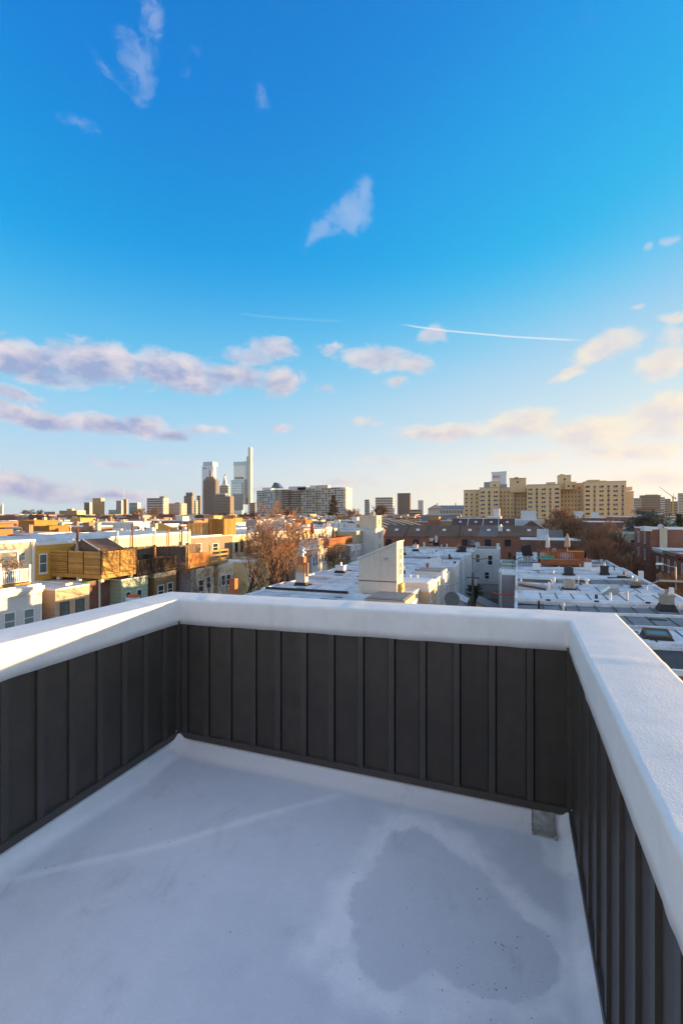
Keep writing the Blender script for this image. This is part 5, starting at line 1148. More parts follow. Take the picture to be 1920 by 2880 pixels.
# ---------------------------------------------------------------- tall buildings
GLASS_L = mat('curtain_pale', (.62, .72, .78), .25, .05, .02, spec=.7); GLASS_T = mat('curtain_teal', (.32, .52, .53), .2, .05, .02, spec=.8); GLASS_DK = mat('curtain_dark', (.09, .12, .15), .2, .08, .02, spec=.8)
GRAN = mat('granite_brown', (.145, .11, .115), .7, .08, .02); CONCT = mat('tower_concrete', (.46, .42, .36), .8, .08, .02); OFFB = mat('office_brown', (.25, .19, .15), .8, .08, .02); OFFW = mat('office_pale', (.58, .55, .50), .8, .06, .02)
BUFF = mat('apartment_buff', (.72, .51, .28), .85, .06, .05, streak=.06); BUFF2 = mat('apartment_panel', (.34, .20, .13), .85, .08, .05); WINB = glass('far_glass', (.035, .04, .05), .3, .5)
def tower(label, Y, pa, pb, py, m, name='office_tower', deep=None, bands=0, bm=None, group='towers on the skyline', cat='tower', cols=0, z0=0):
    """block whose front spans photo columns pa..pb at distance Y, with floor bands as real strips"""
    a, b = ony(pa, py, Y), ony(pb, py, Y); w = b.x - a.x; deep = deep or w * .3
    e = ony(pb, py, Y + deep)          # the side wall that shows is part of the photographed width
    if e.x < b.x: b = Vector((max(e.x, a.x + .45 * w), b.y, b.z)); w = b.x - a.x
    t = thing(name, ((a.x + b.x) / 2, Y, 0), label, cat, group)
    MB().box(-w / 2, w / 2, 0, deep, z0, a.z).build('shaft', m, t); t['w'] = w; t['h'] = a.z; t['d'] = deep
    if bands:
        h = a.z; lo = max(z0, 12); sp = (h - lo) / bands
        for k in range(bands):
            z = lo + sp * (k + .28); mb = MB(); mb.box(-w / 2 + w * .03, w / 2 - w * .03, -.02 * w, -.005 * w, z, z + sp * .5); mb.box(w / 2 + .005 * w, w / 2 + .02 * w, deep * .04, deep * .96, z, z + sp * .5); mb.build('window_band', bm or WINB, t)
    if cols:
        for k in range(cols):
            x = -w / 2 + w * (k + .5) / cols; MB().box(x - w / cols * .18, x + w / cols * .18, -.03 * w, -.021 * w, max(z0, 10), a.z * .99).build('pier', m, t)
    return t
def zx(x): return 500 + x / 3.136
def zy(y): return 1240 + y / 3.136
SK = 2700
def sk(px, py, Y=SK): return ony(px, py, Y)
# pale glass tower with a lighter lantern top
t = tower('pale glass tower with a lighter lantern top behind the brown granite tower', 2850, zx(213), zx(338), zy(225), GLASS_L, bands=26, bm=mat('band_pale', (.52, .62, .69), .25, .04)); w = t['w']; h = t['h']; hz = sk(700, zy(168), 2850).z
MB().hexa([(-w * .42, 2, h + .1), (w * .45, 2, h + .1), (w * .45, w * .7, h + .1), (-w * .42, w * .7, h + .1)], [(-w * .40, 2, hz), (w * .43, 2, hz), (w * .43, w * .68, hz), (-w * .40, w * .68, hz)]).build('lantern', mat('lantern_glass', (.36, .45, .52), .2, .06, .02), t)
MB().box(w * .12, w * .2, -1.5, -.6, h * .60, h * .98).build('corner_slot', OFFB, t); MB().box(-w * .36, -w * .04, -3.6, -2.9, h - 18, h - 11).build('plant_slot', GLASS_DK, t)
t = tower('brown granite tower with stepped shoulders and fine windows', 2650, zx(225), zx(362), zy(350), GRAN, bands=40, bm=mat('granite_glass', (.07, .06, .07), .3, .1), cols=13); w = t['w']; h = t['h']
for (f, y) in ((.84, 322), (.62, 306)): hz = sk(700, zy(y), 2650).z; MB().box(-w * f / 2, w * f / 2, 2, t['d'] * f, h + .1, hz).build('shoulder', GRAN, t); h = hz
MB().box(-.05 * w, .09 * w, 8, 20, h + .1, h + 38).build('mast_box', OFFB, t)
# spired tower: stacked chevron gables and needle
t = tower('spired tower with stepped chevron gables and a needle', 2750, zx(368), zx(463), zy(395), mat('spire_glass', (.33, .39, .44), .3, .06, .02), bands=16, bm=GLASS_DK); w = t['w']; h = t['h']; D = t['d']
tops = [395, 360, 330, 312, 298]; fr = [.92, .74, .54, .34, .16]
for k in range(5):
    z0 = h if k == 0 else sk(700, zy(tops[k - 1] + 10), 2750).z; z1 = sk(700, zy(tops[k] - 28), 2750).z; f = fr[k]; y0 = D * (1 - f) / 2
    MB().hexa([(-w * f / 2, y0, h - 5 if k == 0 else z0 - 40), (w * f / 2, y0, h - 5 if k == 0 else z0 - 40), (w * f / 2, D - y0, h - 5 if k == 0 else z0 - 40), (-w * f / 2, D - y0, h - 5 if k == 0 else z0 - 40)], [(-w * f * .1, y0 + 1, z1), (w * f * .1, y0 + 1, z1), (w * f * .1, D - y0 - 1, z1), (-w * f * .1, D - y0 - 1, z1)]).build('gable_tier', GLASS_L if k % 2 == 0 else GLASS_DK, t)
    for s in (-1, 1):
        MB().hexa([(s * w * f * .5, y0 - 1.5, z0 - 16), (s * w * f * .42, y0 - 1.5, z0 - 16), (0, y0 - 1.5, z1 - 14), (0, y0 - 1.5, z1 - 4)], [(s * w * f * .5, y0 - .3, z0 - 16), (s * w * f * .42, y0 - .3, z0 - 16), (0, y0 - .3, z1 - 14), (0, y0 - .3, z1 - 4)]).build('chevron', OFFW, t)
MB().tube((0, D / 2, sk(700, zy(305), 2750).z), (0, D / 2, sk(700, zy(232), 2750).z), 2.2, .5, 6).build('needle', STEEL, t)
# tallest: offset glass slabs against a thin bright spine
Y = 2600; t = tower('tallest glass tower with a bright blade rising past its offset slabs', Y, zx(470), zx(585), zy(345), GLASS_L, bands=14, bm=GLASS_T); w = t['w']; L = t.location
def part(nm, pa, pb, ya, yb_, m, d0, d1):
    a, b = ony(zx(pa), zy(ya), Y), ony(zx(pb), zy(yb_), Y); MB().box(a.x - L.x, b.x - L.x, d0, d1, max(0, b.z), a.z).build(nm, m, t)
part('upper_slab', 490, 592, 186, 343, mat('curtain_cream', (.74, .77, .70), .25, .05, .02), 4, 30); part('slab_top', 489, 592, 185, 215, GLASS_T, 3, 31); part('middle_band', 471, 584, 345, 372, GLASS_T, -1.5, -.3); part('plant_slot', 500, 578, 320, 335, GLASS_DK, 2, 3.7)
part('dark_side', 586, 604, 340, 560, GLASS_DK, 1, 40); part('teal_side', 592, 610, 176, 500, GLASS_T, 6, 38); part('blade', 612, 636, 55, 640, mat('blade_bright', (.62, .56, .46), .3, .05, .02), 10, 30); part('blade_core', 598, 611, 135, 560, GLASS_DK, 14, 34); part('low_glass', 490, 580, 470, 610, GLASS_DK, -4, -1.6)
SKY = [ # zoom-6 px: pa, pb, top, material, floors, label
    (320, 495, 490, OFFB, 12, 'wide brown office block at the foot of the spired tower'), (55, 145, 485, OFFB, 14, 'brown stepped tower left of the granite tower'), (72, 147, 455, OFFB, 4, 'lit penthouse tower behind the brown stepped tower'), (95, 178, 527, GLASS_T, 8, 'small teal glass block before the brown stepped tower'), (168, 207, 483, OFFB, 8, 'slim tan tower beside the granite tower'), (635, 690, 545, OFFB, 6, 'low brown block under the bright blade'), (0, 62, 545, OFFW, 9, 'pale block at the start of the skyline'), (335, 440, 465, CONCT, 4, 'stone roofed hotel behind the wide brown block')]
for k, (pa, pb, y, m, n, lab) in enumerate(SKY): tower(lab, 2000 + 60 * k, zx(pa), zx(pb), zy(y), m, 'office_block', bands=n)
Z1 = lambda x: x / 3.92
SL = [(930, 1018, 1413, 'grey', 12, 'dark grey flats beside the gleaming tower'), (1022, 1155, 1401, 'gold', 18, 'gleaming tower that faces the sun over the left roofs'), (1283, 1362, 1408, OFFW, 14, 'pale tower with a thin mast'), (1362, 1410, 1404, OFFB, 10, 'slim darker tower beside the thin mast'), (1300, 1400, 1428, OFFW, 5, 'low white block before the thin mast'), (1425, 1552, 1414, GLASS_T, 9, 'teal grey flats behind the reddish crown'), (655, 945, 1436, 'gold', 4, 'long yellow flats low over the roofs'), (740, 825, 1431, 'gold', 4, 'yellow stair block of the long flats'), (490, 610, 1439, OFFW, 3, 'low pale blocks beside the reddish bare crown'), (1200, 1290, 1434, OFFW, 3, 'low white steps of blocks before the slim tower'), (1620, 1860, 1401, OFFW, 7, 'white institute with long window bands'), (1760, 1830, 1396, OFFB, 4, 'brown top block behind the white institute'), (1790, 2060, 1416, OFFW, 8, 'white hotel with vertical piers and a lit end'), (1930, 2000, 1413, CONCT, 8, 'concrete end of the white hotel')]
GOLD = mat('tower_buff', (.62, .42, .16), .6, .06, .02)
for k, (pa, pb, y, m, n, lab) in enumerate(SL):
    m = GOLD if m == 'gold' else OFFB if m == 'grey' else m
    tower(lab, 1300 + 37 * k if pa != 655 else 900, Z1(pa), Z1(pb), y, m, 'city_block', bands=n, bm=WINB if m is not GOLD else mat('gold_glass', (.30, .22, .12), .3, .1), cols=12 if 'piers' in lab else 0)
t = thing('radio_mast', ony(349, 1405, 1420), 'thin radio mast on the pale tower', 'mast'); MB().tube((0, 0, -40), (0, 0, 42), .9, .3, 5).build('pole', STEEL, t)
t = tower('small white clock tower at the far edge of the roofs', 900, 1, 11, 1424, OFFW, 'clock_tower'); MB().lathe((0, 4, t['h']), [(3, .1), (3, 3), (2, 4), (2, 6), (.2, 10)], 8).build('lantern', OFFW, t)
# right of the balcony block
tower('dark slab tower alone on the skyline', 1100, 1117, 1155, 1387, OFFB, 'office_tower', bands=22, bm=mat('dark_band', (.12, .10, .09), .4, .1)); tower('pale gridded office behind a bare crown', 950, 1055, 1108, 1399, OFFW, 'office_block', bands=7, bm=OFFB); tower('slim white tower beside the dark slab tower', 1500, 1175, 1191, 1407, OFFW, 'office_tower', bands=10, bm=CONCT); tower('small grey block between the bare crowns', 1400, 1025, 1039, 1405, CONCT, 'office_block', bands=8); tower('low tan block under the dark slab tower', 900, 1152, 1186, 1433, CONCT, 'office_block', bands=2)
# museum with long temple roof
t = thing('museum', (ony(1260, 1440, 700).x, 700, 0), 'tan museum with a temple gable and long slate roof', 'museum'); L = t.location; a, b = ony(1203, 1430, 700).x - L.x, ony(1310, 1430, 700).x - L.x; ze, zr = ony(1250, 1430, 700).z, ony(1250, 1421, 700).z
MB().box(a, b, 0, 30, 0, ze).build('wall', CONCT, t); MB().hexa([(a, -1, ze + .1), (b, -1, ze + .1), (b, 31, ze + .1), (a, 31, ze + .1)], [(a + 14, 14, zr), (b, 14, zr), (b, 16, zr), (a + 14, 16, zr)]).build('roof', mat('slate_blue', (.17, .19, .25), .6, .1), t)
for k in range(12): MB().box(a + 18 + 4 * k, a + 19.6 + 4 * k, -.3, -.05, ze - 7, ze - 2.5).build('window', WINB, t)
MB().hexa([(a, -2, ze + .1), (a + 22, -2, ze + .1), (a + 22, -1.1, ze + .1), (a, -1.1, ze + .1)], [(a + 10.5, -2, zr + 1), (a + 11.5, -2, zr + 1), (a + 11.5, -1.1, zr + 1), (a + 10.5, -1.1, zr + 1)]).build('gable', CONCT, t)
for (x) in (a + 11, b - 16): MB().lathe((x, 14, zr), [(.8, 0), (.5, 1.6), (1, 2.2), (.1, 4)], 6).build('finial', TERRA, t)

# ---------------------------------------------------------------- balcony flats
def balcony_flats():
    Y = 620; t = thing('balcony_flats', (ony(850, 1440, Y).x, Y, 0), 'long grey block of flats with stacked balconies below the towers', 'flats'); L = t.location
    m1 = mat('flats_grey', (.52, .44, .36), .85, .08, .05); m2 = mat('flats_white', (.60, .58, .56), .8, .06, .05); m3 = mat('flats_recess', (.22, .19, .17), .8, .1, .05)
    # (pa, pb, top, y offset, material, balcony material)
    wings = [(722, 745, 1380, 3, m1, m2), (745, 768, 1378, 0, m2, m2), (768, 784, 1377, 8, m1, m2), (784, 812, 1377, 20, m3, m1), (812, 846, 1376, 26, m3, m1), (846, 868, 1375, 14, m1, m2), (868, 895, 1374, 4, m1, m1), (895, 930, 1373, 0, m1, m1), (930, 966, 1371, -4, m1, m2), (966, 972, 1371, -2, m2, m2)]
    for k, (pa, pb, py, dy, m, bm) in enumerate(wings):
        a, b = ony(pa, py, Y + dy), ony(pb, py, Y + dy); z = a.z; xa, xb = a.x - L.x, b.x - L.x
        w = MB().box(xa, xb, dy, dy + 24, 0, z).build('wing', m, t)
        n = 14; sp = (z - 4) / n; ww = xb - xa
        for f in range(n):
            zz = 4 + sp * f
            nb = max(2, int(ww / 4)); mb = MB()
            for c in range(nb):
                if (c * 3 + f + k) % 5: mb.box(xa + ww * (c + .15) / nb, xa + ww * (c + .8) / nb, dy - .25, dy - .05, zz + sp * .35, zz + sp * .85)
            tag(mb.build('window_band', mat('flats_glass', (.09, .085, .085), .35, .3, .3), w), kind='stuff')
            if k not in (7,): MB().box(xa + ww * (.5 if k % 3 == 2 else .05), xb - ww * .06, dy - 1.6, dy - .26, zz, zz + sp * .38).build('balcony', bm, w)
        if k == 9:
            for f in range(n): MB().box(xb + .05, xb + 1.6, dy + 1, dy + 22, 4 + sp * f, 4 + sp * f + sp * .38).build('balcony', m2, w)
    for (pa, pb, p0, p1, m) in ((815, 862, 1369, 1376, m2), (875, 892, 1366, 1375, m2), (895, 925, 1365, 1374, m1), (742, 765, 1372, 1379, m2), (840, 875, 1371, 1376, m1)):
        a, b = ony(pa, p0, Y + 12), ony(pb, p1, Y + 12); MB().box(a.x - L.x, b.x - L.x, 8, 18, b.z - 1, a.z).build('roof_room', m, t)
    a, b, c = ony(765, 1373, Y + 6), ony(790, 1373, Y + 6), ony(773, 1357, Y + 6); x0, x1, xc = a.x - L.x, b.x - L.x, c.x - L.x
    MB().hexa([(x0, 4, a.z), (x1, 4, a.z), (x1, 16, a.z), (x0, 16, a.z)], [(xc - .2, 4, c.z), (xc + 3.5, 7, c.z - .5), (xc + 3.5, 13, c.z - .5), (xc - .2, 16, c.z)]).build('glass_pyramid', GLASS_DK, t)
balcony_flats()

# ---------------------------------------------------------------- buff apartment block
def apartment_block():
    Y = 360; t = thing('apartment_block', (ony(1540, 1440, Y).x, Y, 0), 'broad buff brick apartment block of several wings with roof rooms', 'apartment block'); L = t.location
    fx = lambda x: 1280 + x / 2.45; fy = lambda y: 1300 + y / 2.45
    wings = [(57, 165, 195, 4, 3, 0), (165, 300, 178, -4, 3, 1), (300, 402, 178, 9, 4, 0), (402, 492, 180, 13, 4, 0), (492, 722, 158, -6, 5, 1), (722, 886, 150, 6, 7, 0), (886, 1175, 138, -10, 6, 1), (1175, 1226, 205, -6, 0, 0)]
    nwin = 0; pane = MB().box(-.5, .5, -.16, .0, 0, 1).mesh('window', WINB); blind = MB().box(-.42, .42, -.2, -.161, .5, .92).mesh('blind', mat('blind_pale', (.55, .52, .46), .8, .1, .2)); spd = MB().box(-.5, .5, -.1, .0, 0, 1).mesh('panel', BUFF2)
    top0 = None
    for k, (pa, pb, py, dy, nc, panel) in enumerate(wings):
        a, b = ony(fx(pa), fy(py), Y + dy), ony(fx(pb), fy(py), Y + dy); xa, xb = a.x - L.x, b.x - L.x
        w = MB().box(xa, xb, dy, dy + 22, 0, a.z).build('wing', BUFF, t)
        MB().box(xa - .15, xb + .15, dy - .15, dy + 22.15, a.z + .002, a.z + .45).build('coping', mat('apartment_coping', (.46, .36, .22), .8, .06), w)
        fh = 27 / 2.45 / FPX * Y; nf = 8; ww = xb - xa
        for f in range(nf):
            z = a.z - 3.6 - fh * f
            if z < 5: break
            MB().box(xa, xb, dy - .06, dy - .002, z - .75, z - .62).build('string_course', mat('apartment_coping', (.46, .36, .22), .8, .06), w)
            for c in range(nc):
                x = xa + ww * (c + .5) / nc; wide = panel and c % 2 == 0
                wd = ww / nc * (.62 if wide else .36)
                o = inst('window', pane, w, (x, dy, z), (wd, 1, 1.25)); nwin += 1
                if (c * 5 + f * 3 + k) % 3: inst('blind', blind, w, (x + wd * .2 * ((f % 3) - 1), dy, z), (wd * .4, 1, 1.25))
            if panel:
                for c in range(0, nc, 2):
                    if c + 1 < nc: inst('panel', spd, w, (xa + ww * (c + 1.5) / nc, dy - .0, z - 1.6), (ww / nc * .22, 1, 1.4))
        if k == 7:
            for f in range(6): inst('window', pane, w, (xb, dy + 10, a.z - 3.6 - fh * f), (4, 1, 1.25), math.pi / 2)
    for (pa, pb, y0, y1, dy) in ((235, 303, 136, 178, 2), (372, 486, 113, 178, 8), (708, 795, 93, 156, 2), (630, 688, 142, 160, 0), (912, 990, 126, 142, -2), (795, 831, 139, 156, 3), (994, 1035, 131, 140, 0), (755, 800, 138, 155, -2)):
        a, b = ony(fx(pa), fy(y0), Y + dy), ony(fx(pb), fy(y1), Y + dy); o = MB().box(a.x - L.x, b.x - L.x, dy, dy + 10, b.z - 3, a.z).build('roof_room', BUFF, t)
        MB().box(a.x - L.x - .2, b.x - L.x + .2, dy - .2, dy + 10.2, a.z + .002, a.z + .4).build('roof_slab', BUFF, o)
        inst('window', pane, o, ((a.x + b.x) / 2 - L.x, dy, a.z - 3.2), (1.2, 1, 1.3))
    a = ony(fx(1185), fy(180), Y - 6); MB().box(a.x - L.x - 1.5, a.x - L.x + 2.6, -6, 2, a.z - 1.2, a.z + 1).build('side_room', BUFF, t)
    for (x, y) in ((420, 110), (735, 90)):
        p = ony(fx(x), fy(y), Y + 6); MB().lathe((p.x - L.x, 6, p.z - .6), [(.3, 0), (1.6, 1), (1.7, 1.2), (.4, .5)], 10).build('aerial_dish', STEEL, t)
apartment_block()
# the lettered glass tower behind it
Y = 1500; t = tower('white glass tower with red lettering behind the buff apartment block', Y, 1382, 1423, 1331, mat('curtain_white', (.62, .64, .66), .3, .04, .02), 'office_tower', bands=18, bm=mat('band_white', (.52, .56, .60), .3, .04)); w = t['w']; h = t['h']
MB().hexa([(-w * .53, 1, h + .1), (w * .53, 1, h + .1), (w * .53, w * .8, h + .1), (-w * .53, w * .8, h + .1)], [(-w * .53, 1, h + 3.5), (w * .56, 1, h + 5), (w * .56, w * .8, h + 5), (-w * .53, w * .8, h + 3.5)]).build('roof_edge', GLASS_T, t)
cu = bpy.data.curves.new('lettering', 'FONT'); cu.body = 'FMC'; cu.size = 9.5; cu.extrude = .3; cu.align_x = 'LEFT'; cu.shear = .12
o = bpy.data.objects.new('lettering', cu); link(o, t); o.location = (-w * .36, -1.4, h - 14); o.rotation_euler = (math.pi / 2, 0, 0); cu.materials.append(mat('sign_red', (.55, .03, .02), .5, .02))
bpy.context.view_layer.update(); me_ = bpy.data.meshes.new_from_object(o.evaluated_get(bpy.context.evaluated_depsgraph_get())); o2 = inst('letters', me_, t, o.location.copy()); o2.rotation_euler = (math.pi / 2, 0, 0); bpy.data.objects.remove(o)
MB().hexa([(-w * .42, -1.5, h - 14), (-w * .37, -1.5, h - 14), (-w * .37, -1.2, h - 14), (-w * .42, -1.2, h - 14)], [(-w * .40, -1.5, h - 7), (-w * .36, -1.5, h - 7), (-w * .36, -1.2, h - 7), (-w * .40, -1.2, h - 7)]).build('sign_mark', mat('sign_red', (.55, .03, .02), .5, .02), t)
t = tower('blue glass wedge low behind the apartment block', 1450, 1360, 1390, 1356, mat('curtain_blue', (.14, .20, .32), .25, .05), 'office_block'); tower('slim blue strip beside the white lettered tower', 1460, 1405, 1425, 1362, mat('curtain_blue', (.14, .20, .32), .25, .05), 'office_block')
# hazy blocks to the right
for (pa, pb, y, Y, m, n, lab) in ((1781, 1802, 1401, 1200, CONCT, 10, 'tan block beside the buff apartment end'), (1800, 1856, 1393, 1350, OFFB, 12, 'broad brown office block by the crane'), (1815, 1850, 1391, 1380, OFFB, 2, 'plant room of the broad brown office'), (1856, 1868, 1398, 1500, OFFW, 8, 'pale slim block behind the crane'), (1866, 1884, 1403, 1600, OFFB, 7, 'tan block behind the crane'), (1884, 1904, 1410, 1500, OFFB, 5, 'low block beyond the crane'), (1906, 1930, 1387, 1300, OFFW, 14, 'white tower at the far side of the crane'), (1790, 1840, 1429, 900, WALLS['brick'], 3, 'low brick works before the tan block'), (1842, 1866, 1434, 950, CONCT, 3, 'low pale works before the crane')):
    tower(lab, Y, pa, pb, y, m, 'city_block', bands=n)
t = thing('tower_crane', (ony(1891, 1446, 1250).x, 1250, 0), 'yellow tower crane with a raised jib', 'crane'); L = t.location; YEL = mat('crane_yellow', (.5, .32, .05), .6, .1)
b = ony(1891, 1398, 1250); j = ony(1852, 1369, 1250); cb = ony(1895, 1395, 1250)
MB().box(-1, 1, -1, 1, 0, b.z).build('mast', YEL, t); MB().tube((0, 0, b.z), (j.x - L.x, 0, j.z), .9, .5, 4).build('jib', YEL, t); MB().tube((0, 0, b.z), (5, 0, b.z - 1), 1.0, 1.0, 4).build('counter_jib', YEL, t); MB().box(3, 6, -1.2, 1.2, b.z - 5, b.z - 2).build('counterweight', CONCT, t); MB().box(-1.6, 1.6, -1.6, 1.6, b.z - 3, b.z + 1).build('cab', YEL, t); MB().tube((0, 0, b.z), (2, 0, b.z + 10), .5, .3, 4).build('a_frame', YEL, t)

# ---------------------------------------------------------------- trees
BARK = mat('bark', (.075, .05, .038), .95, .25, 3, bump=.4, bs=10); TWIG = mat('twigs', (.19, .12, .08), .9, .2, 1.5); TWIGR = mat('twigs_red', (.21, .115, .07), .9, .2, 1.5)
def bare_mesh(seed, H, spread, levels=5, kids=(3, 4, 4, 4, 4), trunk=.16, fork=.3, up=.25, twig=.012, lean=0, wide=1.0):
    rnd = random.Random(seed); tr, cr = MB(), MB()
    def grow(p, d, ln, r, lev):
        n = 3 if lev < 2 else 2; q = p; dd = d.copy(); mbx = tr if lev < 3 else cr; sides = 7 if lev == 0 else 5 if lev == 1 else 3; pts = [(p, r)]
        for k in range(n):
            dd = (dd + Vector((rnd.gauss(0, .11), rnd.gauss(0, .11), rnd.gauss(0, .06) + (.04 if lev else 0)))).normalized(); q2 = q + dd * (ln / n)
            r2 = max(twig, r * (1 - (k + 1) / n * .45)); mbx.tube(q, q2, max(twig, r * (1 - k / n * .45)), r2, sides, cap=False); pts.append((q2, r2)); q = q2
        if lev >= levels: return
        for c in range(kids[lev]):
            k = rnd.choice((1, 2, 3, 3) if lev < 2 else (1, 2, 2)) if c else len(pts) - 1
            k = min(k, len(pts) - 1); bp, br = pts[k]
            a = rnd.uniform(0, 6.283) if c else rnd.uniform(0, 6.283); ax = dd.orthogonal().normalized(); ax.rotate(Matrix.Rotation(a, 3, dd)); ang = rnd.uniform(.35, .85) if c else rnd.uniform(.1, .3)
            nd = (dd * math.cos(ang) + ax * math.sin(ang) * spread + Vector((0, 0, up))).normalized()
            grow(bp, nd, ln * rnd.uniform(.58, .82), br * (.76 if c else .9), lev + 1)
    grow(Vector((0, 0, 0)), Vector((lean, 0, 1)).normalized(), H * fork, trunk, 0)
    k = H / max(q[2] for q in cr.v)
    for m_ in (tr, cr): m_.v = [(a * k * wide, b * k * wide, c * k) for a, b, c in m_.v]
    return tr, cr
BM = {}
def bare_tree(p, label, key, sc=1, rz=0, group=None, name='bare_tree', tm=None, **kw):
    """key names the mesh; the same key again shares it"""
    t = thing(name, p, label, 'tree', group, rz)
    if key not in BM:
        a, b = bare_mesh(**kw); BM[key] = (a.mesh('trunk', BARK), b.mesh('crown', tm or TWIG))
    for nm, me in zip(('trunk', 'crown'), BM[key]): inst(nm, me, t, (0, 0, 0), (sc, sc, sc))
    return t
p = onx(742, 1640, -27.5); bare_tree((p.x, p.y, 0), 'tall forked bare tree with a wide reddish crown in the yards', 'big', tm=TWIGR, seed=4, H=15.2, spread=1.15, levels=6, kids=(3, 3, 4, 4, 3, 3), trunk=.30, fork=.28, twig=.013, wide=1.45)
p = onx(692, 1640, -28.5); bare_tree((p.x, p.y, 0), 'slender dark bare tree left of the forked tree', 'big2', seed=9, H=13.4, spread=1.0, levels=6, kids=(3, 3, 4, 4, 3, 3), trunk=.26, fork=.33, twig=.013, wide=1.25)
p = onx(610, 1690, -31.5); bare_tree((p.x, p.y, 0), 'low spreading bare tree before the cream extension', 'low', seed=12, H=9.3, spread=1.25, levels=6, kids=(4, 3, 3, 3, 3, 2), trunk=.17, fork=.26, up=.16, twig=.010)
p = onx(948, 1610, -28); bare_tree((p.x, p.y, 0), 'bushy bare tree beside the cream stair tower', 'bushy', seed=15, H=9.4, spread=1.2, levels=6, kids=(4, 4, 4, 4, 3, 2), trunk=.14, fork=.24, twig=.012)
p = onx(800, 1640, -31); bare_tree((p.x, p.y, 0), 'thin bare sapling right of the forked tree', 'low', .85, 2.0)
# thicket along the street on the right
ths = 'bare trees along the street'
for k, (px_, Y, s) in enumerate(((1655, 96, .95), (1690, 88, 1.05), (1712, 80, .9), (1735, 92, 1.0), (1668, 104, 1.0), (1640, 112, .95), (1700, 100, 1.1), (1745, 78, .72), (1768, 84, .7), (1720, 72, .62))):
    bare_tree((ony(px_, 1500, Y).x, Y, 0), 'bare %s tree in the thicket before the mural house' % ('reddish' if k % 3 else 'grey brown'), 'thick%d' % (k % 3), s, k * 1.3, ths, tm=TWIGR if k % 3 else TWIG, seed=30 + k % 3, H=11.5, spread=.8, levels=6, kids=(5, 4, 4, 4, 3, 3), trunk=.11, fork=.16, up=.35, twig=.014, wide=1.15)
for k, (px_, Y, s) in enumerate(((1905, 50, .62), (1925, 56, .7), (1880, 60, .55), (1935, 48, .6))):
    bare_tree((ony(px_, 1500, Y).x, Y, 0), 'bare orange brush by the tall street lamp', 'thick%d' % (1 + k % 2), s, k * 2.1, 'bare brush by the street lamp')
# crowns over the roofs
fr_ = 'bare crowns over the roofs'
crowns = [('bare crown before the buff apartment block', ((1570, 175, 1.1), (1545, 190, .95), (1600, 165, .95))), ('bare crown behind the brick gable house', ((1620, 150, .85), (1590, 140, .8))), ('reddish bare crown over the brown shingled roofs', ((1250, 155, .72), (1330, 145, .66))), ('bare crown behind the stone house deck', ((645, 190, 1.0), (620, 260, 1.05), (560, 230, .95), (680, 150, .85), (720, 170, .9))),
    ('bare crown at the foot of the balcony flats', ((700, 240, 1.05), (760, 320, 1.1), (820, 420, 1.3), (540, 330, 1.0))), ('tall bare crown beside the balcony flats', ((1000, 470, 1.45), (990, 400, 1.3))), ('bare crown before the pale gridded office', ((1075, 430, 1.55), (1130, 420, 1.0))), ('reddish round crown before the white institute', ((430, 420, 1.55), (400, 430, 1.45))), ('hazy round crown near the small white clock tower', ((90, 560, 1.6), (110, 570, 1.5), (70, 575, 1.45))), ('small bare crown before the long yellow flats', ((200, 400, .85),))]
k = 0
for lab, pts_ in crowns:
    for (px_, Y, s) in pts_:
        bare_tree((ony(px_, 1440, Y).x, Y, 0), lab, 'far%d' % (k % 3), s, k * 1.7, 'bare crowns: ' + lab[:30], seed=60 + k % 3, H=14.5, spread=1.0, levels=5, kids=(4, 4, 4, 4, 3), trunk=.16, fork=.2, twig=.035, wide=1.15, tm=TWIGR if k % 3 == 0 else TWIG); k += 1
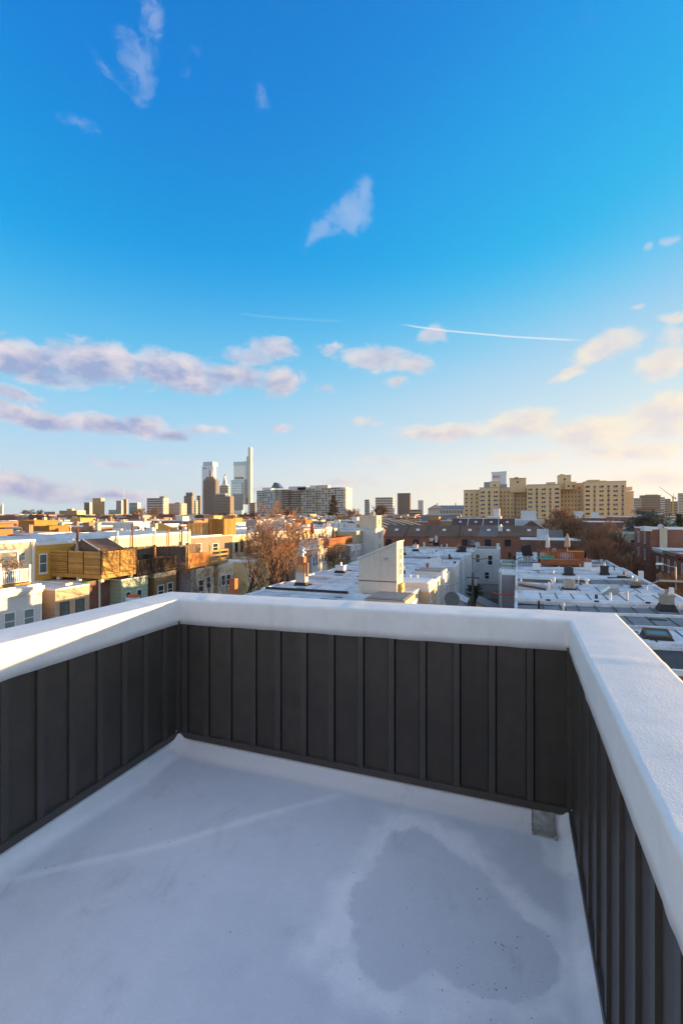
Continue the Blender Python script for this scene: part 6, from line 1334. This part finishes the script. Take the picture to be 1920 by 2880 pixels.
# evergreens: limbs with many small needle sprays
NEED = mat('needles', (.045, .06, .03), .9, .3, 1.2); NEEDB = mat('needles_blue', (.075, .09, .075), .9, .3, 1.2)
def evergreen(p, H, rad, label, m, seed, cone=True, n=5200, s=.22):
    rnd = random.Random(seed); t = thing('evergreen_tree', p, label, 'tree'); MB().tube((0, 0, 0), (0, 0, H * .95), H * .022, .03, 7).build('trunk', BARK, t); mb = MB(); limbs = MB()
    br = []
    for k in range(90):
        f = rnd.random() ** .8; z = H * (.12 + .86 * f); r = rad * ((1 - f) ** .75 if cone else math.sqrt(max(0, 1 - (f * 1.05 - .15) ** 2)) * .95) * rnd.uniform(.65, 1.1); a = rnd.uniform(0, 6.283); e = Vector((math.cos(a) * r, math.sin(a) * r, z + (r * .12 if not cone else -r * .15)))
        limbs.tube((0, 0, z), e, .05, .015, 4, cap=False); br.append((Vector((0, 0, z)), e))
    for _ in range(n):
        a, e = rnd.choice(br); f = rnd.uniform(.25, 1.02); c = a.lerp(e, f) + Vector((rnd.gauss(0, .2), rnd.gauss(0, .2), rnd.gauss(0, .12))) * (rad * .28); q = s * rnd.uniform(.5, 1.2); d = Vector((rnd.gauss(0, 1), rnd.gauss(0, 1), rnd.gauss(0, .5))).normalized(); o = d.orthogonal().normalized() * q * .35
        mb.quad(c - d * q - o * .2, c - o, c + d * q, c + o)
    limbs.build('limbs', BARK, t); mb.build('crown', m, t)
evergreen((ony(1822, 1440, 130).x, 130, 0), 14.2, 7.0, 'broad grey green cedar behind the tall brick house', NEEDB, 1, False, 9000, .34); evergreen((ony(1800, 1440, 135).x, 135, 0), 12.5, 5.0, 'smaller grey green cedar beside the arched windows', NEEDB, 2, False, 5000, .32); evergreen((ony(1845, 1440, 122).x, 122, 0), 12.0, 3.4, 'dark olive cedar at the edge of the tall brick house', NEED, 3, True, 5000, .28)
evergreen((ony(1908, 1440, 140).x, 140, 0), 13.6, 4.2, 'dark conical evergreen before the mint green house', NEED, 4, True, 6000, .3); evergreen((ony(938, 1440, 480).x, 480, 0), 34, 10, 'tall dark pointed tree before the balcony flats', mat('needles_brown', (.09, .06, .04), .9, .2), 5, True, 5000, .9)
evergreen((-6.1, 76, 0), 3.0, 1.5, 'small dark evergreen bush in the alley', NEED, 6, False, 1800, .16); evergreen((-5.9, 58, 0), 2.4, 1.4, 'low ivy covered shrub behind the pale lavender fence', NEED, 7, False, 1500, .14)
evergreen((ony(1432, 1500, 104).x, 104, 0), 5.8, 1.6, 'slim green shrub before the brown shingled houses', NEED, 8, True, 1500, .16); evergreen((ony(1452, 1500, 105).x, 105, 0), 5.2, 1.4, 'rounder green shrub against the brown shingled houses', NEED, 9, False, 1300, .16)

# ---------------------------------------------------------------- winter haze over the city
def build_haze():
    M = bpy.data.materials.new('winter_haze'); M.use_nodes = True; nt = M.node_tree; nt.nodes.clear()
    out = nt.nodes.new('ShaderNodeOutputMaterial'); v = nt.nodes.new('ShaderNodeVolumePrincipled')
    v.inputs['Color'].default_value = (.86, .88, .92, 1); v.inputs['Density'].default_value = HAZE; v.inputs['Anisotropy'].default_value = .35
    nt.links.new(v.outputs[0], out.inputs['Volume'])
    tag(MB().box(-4700, 1600, -500, 3600, -1, 420).build('haze', M), 'pale winter haze lying over the city', 'haze', kind='stuff')
HAZE = 2.6e-5
build_haze()
